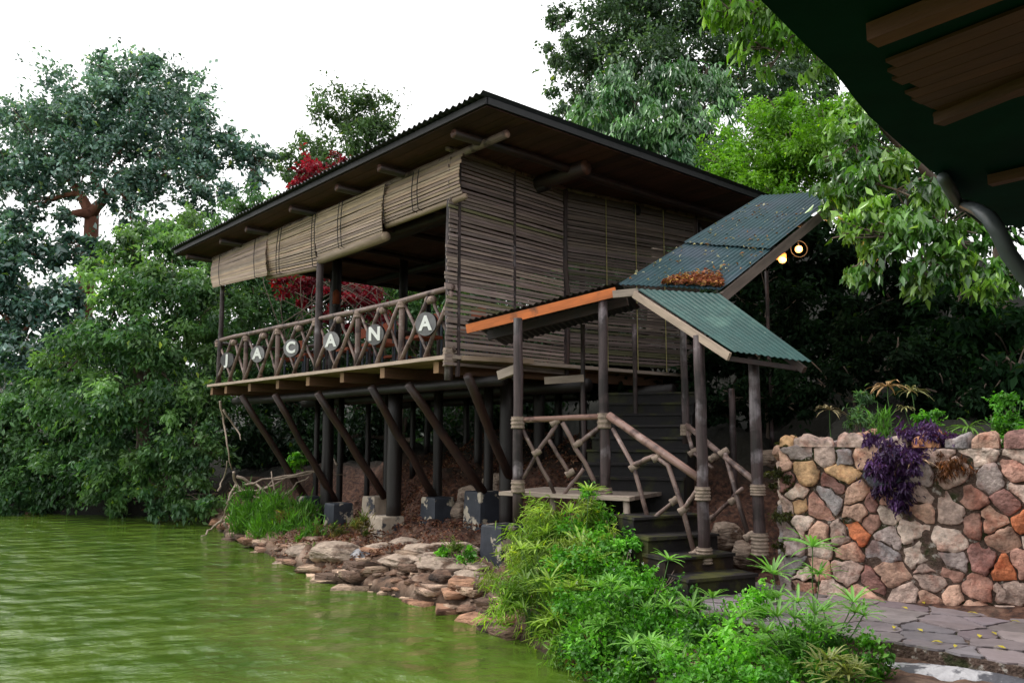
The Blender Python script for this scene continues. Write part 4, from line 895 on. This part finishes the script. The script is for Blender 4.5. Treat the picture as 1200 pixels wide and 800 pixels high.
# shade trees over the hillside right of the stair, and dark understory
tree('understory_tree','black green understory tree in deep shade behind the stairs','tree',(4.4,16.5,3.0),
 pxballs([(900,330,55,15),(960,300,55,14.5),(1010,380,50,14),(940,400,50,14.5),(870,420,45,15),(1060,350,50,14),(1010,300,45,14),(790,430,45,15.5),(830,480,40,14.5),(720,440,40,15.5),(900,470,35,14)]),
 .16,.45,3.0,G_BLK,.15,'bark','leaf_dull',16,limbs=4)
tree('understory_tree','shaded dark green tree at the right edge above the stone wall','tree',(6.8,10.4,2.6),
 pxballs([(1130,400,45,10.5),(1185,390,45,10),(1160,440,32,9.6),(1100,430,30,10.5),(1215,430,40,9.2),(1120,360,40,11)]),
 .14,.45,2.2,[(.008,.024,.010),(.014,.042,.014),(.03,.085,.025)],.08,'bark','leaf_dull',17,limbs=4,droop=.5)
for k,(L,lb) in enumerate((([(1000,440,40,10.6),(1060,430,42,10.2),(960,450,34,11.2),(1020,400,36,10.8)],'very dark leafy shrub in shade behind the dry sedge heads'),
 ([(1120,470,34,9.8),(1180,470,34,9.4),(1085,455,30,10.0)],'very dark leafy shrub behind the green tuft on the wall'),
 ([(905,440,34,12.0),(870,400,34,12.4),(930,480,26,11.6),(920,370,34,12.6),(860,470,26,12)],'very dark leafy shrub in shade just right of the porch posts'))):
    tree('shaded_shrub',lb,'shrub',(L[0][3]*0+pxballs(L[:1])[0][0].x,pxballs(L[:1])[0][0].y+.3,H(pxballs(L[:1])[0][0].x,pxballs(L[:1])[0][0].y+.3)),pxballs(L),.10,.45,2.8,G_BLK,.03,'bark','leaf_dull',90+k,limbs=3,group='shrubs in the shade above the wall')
# wide canopy of the hillside wood, behind and to the right (casts the deep shade)
rgc=random.Random(3)
for k,(x,y,z_,r,lb) in enumerate(((10.2,13.6,8.2,2.4,'large dark canopy tree on the slope right of the stair roof'),(11,10,7.5,3.0,'dark canopy tree on the slope behind the right edge'),(14.5,18,9.5,3.2,'big canopy tree high on the slope at the right'))):
    balls=[((x+rgc.uniform(-r,r),y+rgc.uniform(-r,r),z_+rgc.uniform(-1,1.4)),rgc.uniform(.45,.7)*r) for _ in range(9)]
    tree('canopy_tree',lb,'tree',(x,y,H(x,y)),balls,.22,.5,2.2,G_DARK,.22,'bark','leaf',30+k,limbs=3)
# ================================================================ BANK ROCKS
rk=[(395,640,13.2,.55,.20,'rounded brown rock on the bank below the black footing'),(425,653,13.0,.32,.13,'pale rock with a white patch at the water edge'),(470,672,12.2,.45,.14,'flat brown ledge rock near the middle of the bank'),(500,633,12.6,.38,.17,'cracked grey rock below the fourth brace'),(530,625,12.7,.40,.19,'stacked tan rock beside the big footing'),(520,660,11.9,.50,.18,'long striped ledge rock on the bank'),(560,668,11.5,.42,.17,'tan ledge rock just left of the green shrub'),(555,695,11.1,.45,.12,'low wet rock at the right end of the waterline'),(475,605,13.2,.30,.16,'grey rock between two pale footings'),(365,655,14.3,.45,.13,'low rock where the grass meets the rocky bank'),(310,640,17,.45,.12,'small grey rock in the water by the dead branches'),
 (550,528,15.0,.34,.24,'round dark boulder high under the deck'),(582,545,14.8,.42,.30,'large shaded boulder behind the rear stilts'),(540,555,14.6,.35,.25,'squat boulder in the leaf litter under the deck'),(500,650,12.2,.35,.12,'narrow ledge rock in the middle of the bank'),(445,640,13,.3,.12,'rusty brown stone beside the pale footing')]
for i,(px,py,Y,sx_,sz_,lb) in enumerate(rk):
    p=at_y(px,py,Y); g=H(p.x,p.y); boulder((p.x,p.y,max(g,min(p.z,g+sz_*.5))-.05),(sx_*1.2,sx_*.75,sz_*.95),40+i,'whiterock' if i==1 else 'rock',lb,'rocks on the bank',2.3+.3*math.sin(i*5),layers=9 if i in(2,5,6,7,14) else 0)
for i,(px,py,Y,s_,lb) in enumerate(((770,560,10.6,.24,'pale round stone at the foot of the dark stairs'),(850,560,9.9,.26,'grey stone heap beside the right handrail'),(870,585,9.6,.24,'mossy stone behind the right railing'),(905,470,11.6,.24,'dim stone in the shade left of the wall top'),(925,500,9.8,.2,'light stone at the left end of the wall top'),(640,560,11.5,.25,'shaded stone under the landing'))):
    p=at_y(px,py,Y); boulder((p.x,p.y,max(H(p.x,p.y)+s_*.25,.3)),(s_,s_*.8,s_*.75),80+i,'rock',lb,'stones around the stairs',i)
def scree(n,seed):
    rs=np.random.default_rng(seed); import itertools
    cube=np.array(list(itertools.product((-1,1),repeat=3)),float); Fq=np.array([(0,1,3,2),(4,6,7,5),(0,4,5,1),(2,3,7,6),(0,2,6,4),(1,5,7,3)])
    VV=[];FF=[];CC=[]; sh=[(SHORE[i],SHORE[i+1]) for i in range(8,16)]
    pal=np.array([(.9,.8,.75),(.6,.45,.38),(1.2,1.1,1.0),(.35,.28,.25),(1.,.7,.55)])
    k=0
    while k<n:
        (x1,y1),(x2,y2)=sh[rs.integers(0,len(sh))]; t=rs.random(); d=abs(rs.normal())*.38-.06; L=math.hypot(x2-x1,y2-y1); x=x1+(x2-x1)*t-(-(y2-y1))/L*-1*0; x=x1+(x2-x1)*t; y=y1+(y2-y1)*t
        nx_,ny_=(y2-y1)/L,-(x2-x1)/L
        x+=nx_*d; y+=ny_*d; z=H(x,y) if k%1==0 else 0
        s=.025+.20*rs.random()**4; v=cube*(.55+.45*rs.random((8,3)))*np.array([s*1.7,s,s*.33]); a=2.4+rs.normal()*.5; R_=np.array([[math.cos(a),-math.sin(a),0],[math.sin(a),math.cos(a),0],[0,0,1]])
        v=v@R_.T+np.array([x,y,max(z,-.03)+s*.1]); VV.append(v); FF.append(Fq+8*k); CC.append(np.repeat(pal[rs.integers(0,5)][None,:]*(.7+.6*rs.random()),8,0)); k+=1
    np_mesh('bank_rubble',np.concatenate(VV),np.concatenate(FF),np.concatenate(CC),M['rock'],None,label='loose broken stones along the rocky water edge',cat='rubble',kind='stuff')
scree(420,4)
# ================================================================ FOREGROUND PLANTS
def ivy(name,label,cat,L,leaf,cover,cols,seed,width=.6,flowers=0,group=None,mat_='leaf',**kw):
    balls=pxballs(L); c=balls[0][0]; base=(c.x,c.y,H(c.x,c.y)); t=thing(name,base,label,cat,group)
    rs=np.random.default_rng(seed); kw.setdefault('droop',.1); kw.setdefault('upb',.9)
    V,Fc,C=ball_leaves(rs,balls,leaf,width,cover,cols,**kw); np_mesh('foliage',V,Fc,C,M[mat_],t,Vector(base))
    rg=random.Random(seed); mb=MB()
    for c,r in balls:
        for k in range(5):
            q=Vector(c)+Vector((rg.uniform(-r,r)*.7,rg.uniform(-r,r)*.7,r*rg.uniform(.1,.8))); b=Vector((c[0]+rg.uniform(-.1,.1),c[1]+.1,max(H(c[0],c[1]),0)-.05)); limb(mb,b,q,.008,.004,.15,5,5,rg)
    mb.build('stems',M['bark'],t,True)
    if flowers:
        vs=[]
        for k in range(flowers):
            c,r=rg.choice(balls); d=Vector((rg.gauss(0,1),rg.gauss(-1,.6),rg.gauss(.7,.5))).normalized(); p=Vector(c)+d*r*.98
            m2=MB(); 
            for j in range(5):
                a=j*1.257; u=Vector((math.cos(a),0,math.sin(a)))*.011; m2.face([p,p+u+Vector((.004,-.004,0)),p+u*1.7,p+u+Vector((-.004,-.004,0))])
            m2.build('flower',M['white'],t)
    return t
LG=[(.06,.20,.02),(.10,.31,.03),(.16,.42,.04),(.07,.25,.06)]
YG=[(.14,.27,.03),(.24,.38,.05),(.32,.42,.08),(.09,.19,.03)]
ivy('leafy_shrub','dense bright green shrub with tiny white flowers in front of the porch steps','shrub',
 [(715,645,28,9.0),(700,690,46,8.6),(760,730,60,7.9),(700,755,36,7.7),(720,680,44,8.6),(765,705,44,8.3),(810,730,42,8.0),(745,720,50,8.0),(700,735,40,8.0),(790,755,52,7.5),(845,760,50,7.0),(730,775,42,7.4),(870,735,38,7.4),(800,800,60,6.8),(880,800,55,6.3),(755,668,20,8.8),(690,640,28,9.2),(770,800,45,7.0),(830,815,50,6.2),(740,810,34,7.2)],.05,2.1,LG,101,flowers=26,sub=.5,shell=.1,sprig=.5,slen=.6)
ivy('leafy_shrub','yellowish narrow leaved shrub at the water edge left of the porch','shrub',
 [(640,635,38,9.6),(620,675,36,9.4),(660,685,44,9.0),(620,715,32,9.1),(650,735,36,8.7),(690,640,34,9.2),(608,650,22,9.7),(665,765,30,8.2),(685,605,22,9.5),(640,605,20,9.8),(700,775,26,7.8)],.12,1.7,YG,102,width=.11,sub=.5,droop=.4,shell=.1,sprig=.55,slen=.8)
ivy('leafy_shrub','low green tangle at the path edge in the lower right','shrub',
 [(930,760,36,6.5),(970,770,36,6.2),(940,800,45,6.0),(1005,790,30,6.0),(900,770,34,6.7),(905,715,22,7.9),(990,815,40,5.6),(1020,770,22,6.0),(950,830,45,5.6)],.045,2.1,LG,103,sub=.5,flowers=8,sprig=.5)
ivy('climbing_vine','thin bright creeper climbing to the landing edge beside the middle post','vine',[(690,585,12,9.7),(700,600,14,9.6),(712,618,16,9.4),(688,572,7,9.75)],.05,2.4,LG[1:],104)
ivy('dry_shrub','withered brown stems hanging over the water below the shrubs','shrub',[(700,765,22,7.6),(740,785,20,7.2),(690,745,16,8.0)],.12,.8,[(.20,.10,.05),(.26,.15,.08),(.10,.05,.03)],105,width=.08,droop=1.,mat_='dryleaf')
def umbel(mb,c,r,nb,col,rg,tilt,drp=.35):
    c=Vector(c)
    for k in range(nb):
        a=2*math.pi*k/nb+rg.uniform(-.15,.15); el=rg.uniform(-.1,.75); d=Vector((math.cos(a)*math.cos(el),math.sin(a)*math.cos(el),math.sin(el)))+tilt*.35; d.normalize(); l=r*rg.uniform(.7,1.15)
        sd_=d.cross(Vector((0,0,1))); sd_=sd_.normalized() if sd_.length>.01 else Vector((1,0,0)); w_=l*.042+.003; kk=rg.uniform(.7,1.3); cc=tuple(x*kk for x in col)
        p=[c,c+d*l*.4+Vector((0,0,-drp*l*.06)),c+d*l*.75+Vector((0,0,-drp*l*.28)),c+d*l+Vector((0,0,-drp*l*.62))]
        ww=[w_*.5,w_,w_*.75,.0008]
        mb.grid([[p[i]-sd_*ww[i],p[i]+Vector((0,0,-w_*.3)),p[i]+sd_*ww[i]] for i in range(4)],cc)
def papyrus(heads,label,col,seed,group='umbrella sedges',stem=True,r0=.24):
    """heads: (px,py,Y,radius px)"""
    rg=random.Random(seed); heads=[(a,b,Y-.4,r_) for a,b,Y,r_ in heads]; pts=[at_y(a,b,Y) for a,b,Y,_ in heads]; c=sum(pts,Vector())/len(pts); g=max(H(c.x,c.y),.05); t=thing('umbrella_sedge',(c.x,c.y,g),label,'plant',group)
    for p,(a,b,Y,rp) in zip(pts,heads):
        m1=MB();m2=MB(); r=rp*Y/F; umbel(m1,p,r,rg.randint(15,22),col,rg,Vector((rg.uniform(-1,1),rg.uniform(-1,.3),rg.uniform(0,1))))
        limb(m2,Vector((c.x+rg.uniform(-.01,.01),c.y+.05,min(g,p.z-.05)-.05)),p,.006,.004,.06,6,5,rg)
        st=m2.build('stem',M['sedge_stem'],t,True); m1.build('leaf_whorl',M['leaf'],st)
    return t
M['sedge_stem']=mat('sedge_stem',(.06,.14,.03),.6,.2,5,bump=0)
PG=(.19,.40,.09); PY=(.34,.48,.10)
def many(n,x0,x1,y0,y1,Yf,r,seed):
    rg=random.Random(seed); return [(rg.uniform(x0,x1),rg.uniform(y0,y1),0,rg.uniform(.7,1.1)*r) for _ in range(n)], rg
def cluster(n,cx,cy,sx_,sy_,Y,r,seed):
    rg=random.Random(seed); return [(cx+rg.uniform(-1,1)*sx_,cy+rg.uniform(-1,1)*sy_,Y+rg.uniform(-.15,.15),r*rg.uniform(.75,1.1)) for _ in range(n)]
papyrus([(682,640,9.3,34),(655,668,9.1,30),(700,655,9.0,28),(668,600,9.6,24),(690,575,9.6,22)],'yellow green umbrella sedge rising to the landing edge',PY,201)
papyrus(cluster(16,650,690,42,50,8.8,28,2),'umbrella sedge clump over the water at the left of the shrubs',PY,202)
papyrus(cluster(7,625,710,22,30,9.1,24,3)+[(610,640,9.7,20)],'leftmost umbrella sedge clump, beside the black footing',(.17,.28,.06),203)
papyrus([(952,640,7.6,40),(960,672,7.6,30)],'tall umbrella sedge with two wide heads against the stone wall',PG,204)
papyrus([(906,672,7.9,36),(912,700,7.8,26)],'umbrella sedge just right of the lowest step',PG,205)
papyrus([(935,705,7.2,38),(965,715,7.0,34),(1000,705,6.9,34),(1012,720,6.8,28)],'umbrella sedges spreading over the paving edge',PG,206)
papyrus(cluster(15,950,745,55,30,6.5,34,7),'umbrella sedge clump in the lower right corner of the planting',(.15,.32,.07),207)
papyrus([(810,712,7.8,30),(835,700,7.9,26),(868,722,7.4,32),(850,750,7.1,32),(885,755,6.9,30)],'umbrella sedges growing out of the flowering shrub',(.16,.34,.06),208)
papyrus(cluster(9,990,785,35,15,5.9,30,9),'straw tinged umbrella sedge at the bottom edge of the planting',(.24,.27,.09),209)
papyrus(cluster(10,760,700,60,50,8.0,26,12),'umbrella sedges scattered through the flowering shrub below the landing',(.2,.42,.08),211)
papyrus(cluster(9,800,765,60,25,6.9,28,13),'umbrella sedges at the lower front of the flowering shrub',(.2,.42,.08),212)
papyrus([(640,625,9.8,22),(632,600,9.9,18)],'small umbrella sedge below the landing board',PY,210)
# wall-top planting
def wallpt(u,b_,z_): q=W0+WD*u+WB*b_; return Vector((q.x,q.y,z_))
def wp(px,py,off=.25):   # point above the wall line
    A_=W0+WB*off; return seg_pt(px,py,(A_.x,A_.y),((A_+WD).x,(A_+WD).y))
def wplant(heads,label,col,seed,mat_='leaf',cat='plant',name='umbrella_sedge',blades=18):
    rg=random.Random(seed); pts=[wp(a,b,o) for a,b,o,_ in heads]; c=pts[0]; t=thing(name,(c.x,c.y,2.1),label,cat,'plants on top of the stone wall')
    for p,(a,b,o,rp) in zip(pts,heads):
        m1=MB();m2=MB(); umbel(m1,p,rp*p.y/F,blades,col,rg,Vector((rg.uniform(-.6,.6),-.3,.2)),.8); limb(m2,Vector((c.x+.02,c.y,2.0)),p,.006,.004,.05,6,5,rg)
        st=m2.build('stem',M['sedge_stem'],t,True); m1.build('leaf_whorl',M[mat_],st)
wplant([(1040,452,.5,26)],'dry straw coloured sedge head above the purple plant',(.50,.33,.17),301,'dryleaf')
wplant([(1068,458,.6,22),(1060,478,.5,14)],'half green sedge with drooping pale blades right of the dry head',(.30,.30,.13),302,'dryleaf')
wplant([(972,480,.6,20)],'thin withered sedge at the left end of the wall top',(.30,.25,.14),303,'dryleaf')
wplant([(1135,500,.3,30),(1120,508,.25,22)],'green arching sedge tuft near the right end of the wall',(.12,.24,.04),304)
wplant([(1072,540,-.12,24)],'dry straw tuft hanging on the face of the wall',(.52,.36,.24),305,'dryleaf')
wplant([(1190,500,.4,26),(1196,470,.6,20)],'green leafy tuft at the right edge on the wall top',(.08,.22,.04),306)
def wbush(L,label,leaf,cover,cols,seed,width=.5,**kw):
    balls=[(wp(a,b,o),r*wp(a,b,o).y/F) for a,b,o,r in L]; c=balls[0][0]; t=thing(kw.pop('name','leafy_plant'),(c.x,c.y,2.1),label,'plant','plants on top of the stone wall')
    rs=np.random.default_rng(seed); V,Fc,C=ball_leaves(rs,balls,leaf,width,cover,cols,**kw); np_mesh('foliage',V,Fc,C,M['leaf'],t,Vector(t.location))
    rg=random.Random(seed); mb=MB()
    for q,r in balls:
        for k in range(4): limb(mb,Vector((q.x+rg.uniform(-.1,.1),q.y+.05,min(2.0,q.z-r*.3))),q+Vector((rg.uniform(-r,r)*.7,rg.uniform(-r,r)*.3,rg.uniform(-r,r)*.7)),.006,.003,.15,5,5,rg)
    mb.build('stems',M['bark'],t,True)
PUR=[(.035,.012,.06),(.06,.02,.10),(.09,.035,.14),(.025,.01,.035)]
wbush([(1050,520,.0,24),(1040,545,-.1,22),(1062,545,-.1,22),(1050,570,-.12,17),(1048,592,-.12,10),(1080,512,.1,20),(1105,515,.1,16),(1030,520,0,16)],'purple leaved plant trailing down the face of the stone wall',.06,2.6,PUR,311,.35,name='purple_heart',droop=.8,sub=.42)
wbush([(1085,495,.3,14),(1095,485,.3,10)],'small bright green herb beside the purple plant',.05,2.2,LG,312)
wbush([(1005,492,.6,18),(1010,470,.6,12)],'dim fern like plant on the left part of the wall top',.08,1.6,G_MID[:3],313,.2)
wbush([(1175,500,.35,22),(1195,520,.2,20),(1165,520,.2,14),(1180,470,.6,14)],'bushy green herb at the far right of the wall top',.05,2.2,LG[:3],314)
wbush([(1120,540,-.02,16),(1105,552,-.05,12)],'rust brown withered plant hanging at the wall top',.06,1.8,[(.16,.06,.025),(.22,.09,.04),(.08,.03,.02)],315,.2,droop=1)
wbush([(1035,500,.3,9),(1036,488,.3,7),(1033,512,.2,9)],'upright grassy green tuft at the left of the purple plant',.16,1.8,[(.10,.26,.03),(.14,.32,.04)],316,.07,name='grass_tuft',droop=-.9,upb=0)
wbush([(915,640,-.02,7),(912,560,0.,14),(914,600,0,14),(925,520,.05,10)],'mossy creeper on the left end of the stone wall',.03,2.2,[(.05,.055,.01),(.035,.05,.01)],317)
# bank greenery
ivy('grass_tuft','bright green grass bank left of the pale footing','grass',[(305,590,20,17.3),(335,600,24,16.8),(280,600,16,18),(320,620,20,16.5),(350,620,18,16.2),(295,615,16,17.5),(365,632,14,15.4),(335,628,14,16.0)],.22,2.2,[(.07,.20,.02),(.11,.27,.03),(.17,.26,.05)],401,width=.09,sub=.5,droop=-.7,upb=0,flat=.6)
ivy('grass_tuft','small tuft of weeds between the rocks and the big footing','grass',[(548,652,12,11.6),(520,648,9,11.9)],.06,2.4,LG,402)
ivy('grass_tuft','brown and green grass hanging in front of the black footings','grass',[(385,625,14,15.2),(345,608,14,16.4),(425,615,11,14),(405,640,8,14)],.14,2.0,[(.16,.13,.04),(.12,.17,.04),(.20,.12,.05)],403,width=.1,droop=-.4)
ivy('leafy_shrub','little bright green sprig in the shade behind the first braces','shrub',[(340,545,12,20.5),(352,535,10,20.5),(470,300,2,22)],.14,2.2,LG,404)
ivy('grass_tuft','weeds growing between the bank rocks below the pale footings','grass',[(460,652,8,12.9),(500,668,8,12.0),(400,660,9,13.4),(375,648,10,14.2),(535,640,8,12.2),(575,690,8,10.9)],.12,2.0,[(.10,.20,.03),(.16,.24,.05),(.07,.15,.02)],405,width=.12,droop=-.3)
# dead branches by the water
rg=random.Random(9)
def dead(label,segs,Y,r):
    p0=at_y(*segs[0][0],Y); t=thing('dead_branch',(p0.x,p0.y,max(H(p0.x,p0.y),0)),label,'branch','dead branches by the water'); mb=MB()
    for sg in segs:
        pts=[at_y(x,y,Y+.25*math.sin(i*2.1)) for i,(x,y) in enumerate(sg)]; fine=[]
        for i in range(len(pts)-1):
            for k in range(3): fine.append(pts[i].lerp(pts[i+1],k/3)+Vector((rg.uniform(-.03,.03),0,rg.uniform(-.03,.03)))*(k>0))
        fine.append(pts[-1]); n=len(fine); mb.tube(fine,[r*(1-.6*i/n) for i in range(n)],6)
    mb.build('branch_wood',M['twig'],t,True)
dead('pale forked dead branch leaning into the water left of the stilts',[[(274,553),(277,566),(268,585),(264,600),(258,616)],[(277,558),(300,567),(312,578),(330,583)],[(277,568),(295,582),(328,586),(345,570)],[(260,610),(248,620),(236,628)],[(262,612),(275,628),(290,632)]],18.3,.035)
dead('bundle of bent dead twigs beside the first footing',[[(300,580),(320,562),(350,555),(385,553)],[(310,572),(335,560),(365,554)],[(285,568),(320,560),(360,552),(405,556)],[(330,585),(348,565),(362,558)],[(255,575),(262,560),(266,540)],[(322,575),(318,552)],[(265,590),(280,575),(310,572)],[(395,545),(390,535),(384,533)]],17.9,.022)
dead('thin hanging dead vine stem below the far end of the deck',[[(258,470),(262,495),(266,520),(272,550)],[(262,480),(275,500),(282,515)]],18.8,.03)
# bare shrub stems seen behind the deck
rgs=random.Random(77); mb=MB(); t=thing('bare_shrub',base_at(430,23.5),'leafless pale branching shrub seen through the pavilion','shrub')
for k in range(26):
    a=at_y(rgs.uniform(300,540),rgs.uniform(400,430),23.3); b=at_y(rgs.uniform(290,520),rgs.uniform(305,350),23.3); limb(mb,a,b,.018,.007,.2,7,5,rgs)
mb.build('branches',M['bark'],t,True)
# roots and twigs under the deck
rgs=random.Random(78)
# fallen leaves on the paving
for i,(px,py) in enumerate(((1060,712),(1082,706),(1136,707),(1078,738),(1140,718),(1165,742),(1098,752),(1148,745),(1190,728),(1120,757),(1172,758),(1048,735),(1188,700))):
    p=at_z(px,py,.615); a=rgs.uniform(0,6.28); L_=rgs.uniform(.035,.055); d=Vector((math.cos(a),math.sin(a),0)); q=Vector((-d.y,d.x,0)); mb=MB(); k=rgs.uniform(.7,1.3)
    mb.grid([[p-d*L_,p-d*L_+Vector((0,0,.001))],[p-d*L_*.3-q*L_*.35+Vector((0,0,.012)),p-d*L_*.3+q*L_*.35+Vector((0,0,.010))],[p+d*L_*.4-q*L_*.3+Vector((0,0,.004)),p+d*L_*.4+q*L_*.3+Vector((0,0,.014))],[p+d*L_,p+d*L_+Vector((0,0,.001))]],(.55*k,.45*k,.05*k))
    mb.build('fallen_leaf',M['leaf'],None,label='small yellow fallen leaf lying on the paving below the stone wall',cat='leaf',group='yellow leaves fallen on the paving')
# pile of leaves on the stair roof
def litter(n,pf,cols,size,name,label,seed):
    rs=np.random.default_rng(seed); c=[];C=[]
    P_=np.array([tuple(pf(rs)) for _ in range(n)]); a=unit(rs.normal(size=(n,3))*np.array([1,1,.35])); nn=unit(rs.normal(size=(n,3))*.5+np.array([0,0,1.]))
    V,Fc=leaf_arrays(P_,a,nn,size*(.6+.8*rs.random(n)),.5,.3,.2); cc=np.array(cols)[rs.integers(0,len(cols),n)]*(.6+.8*rs.random(n))[:,None]
    return np_mesh(name,V,Fc,np.repeat(cc,4,0),M['dryleaf'],None,label=label,cat='leaf litter',kind='stuff')
upn=(B-A).cross(Dd-A).normalized(); upn=upn if upn.z>0 else -upn
def pf(rs):
    u=.42+.56*rs.random(); hgt=.14*math.sin((u-.38)/.64*3.14); v=rs.random()*hgt*(.5+.5*rs.random())+.01; lo=A.lerp(B,u); hi=Dd.lerp(Cc,u); return lo.lerp(hi,v)+upn*(.02+.05*rs.random())
litter(900,pf,[(.32,.11,.06),(.42,.18,.10),(.22,.07,.04),(.50,.30,.08)],.055,'leaf_pile','heap of dry red brown leaves on the low edge of the stair roof',5)
def pf2(rs):
    u=rs.random(); v=rs.random(); return A.lerp(B,u).lerp(Dd.lerp(Cc,u),v*.9)+upn*.03
litter(190,pf2,[(.45,.40,.20),(.55,.52,.35),(.35,.16,.06)],.05,'scattered_leaves','few pale leaves scattered over the blue green stair roof',6)
def pf3(rs):
    x=rs.uniform(-4.5,2); y=rs.uniform(12.5,19)
    return (x,y,H(x,y)+.03+.05*rs.random())
litter(14000,pf3,[(.16,.06,.035),(.22,.10,.06),(.09,.035,.025),(.25,.15,.09)],.06,'leaf_litter','brown fallen leaves covering the slope beneath the pavilion',8)
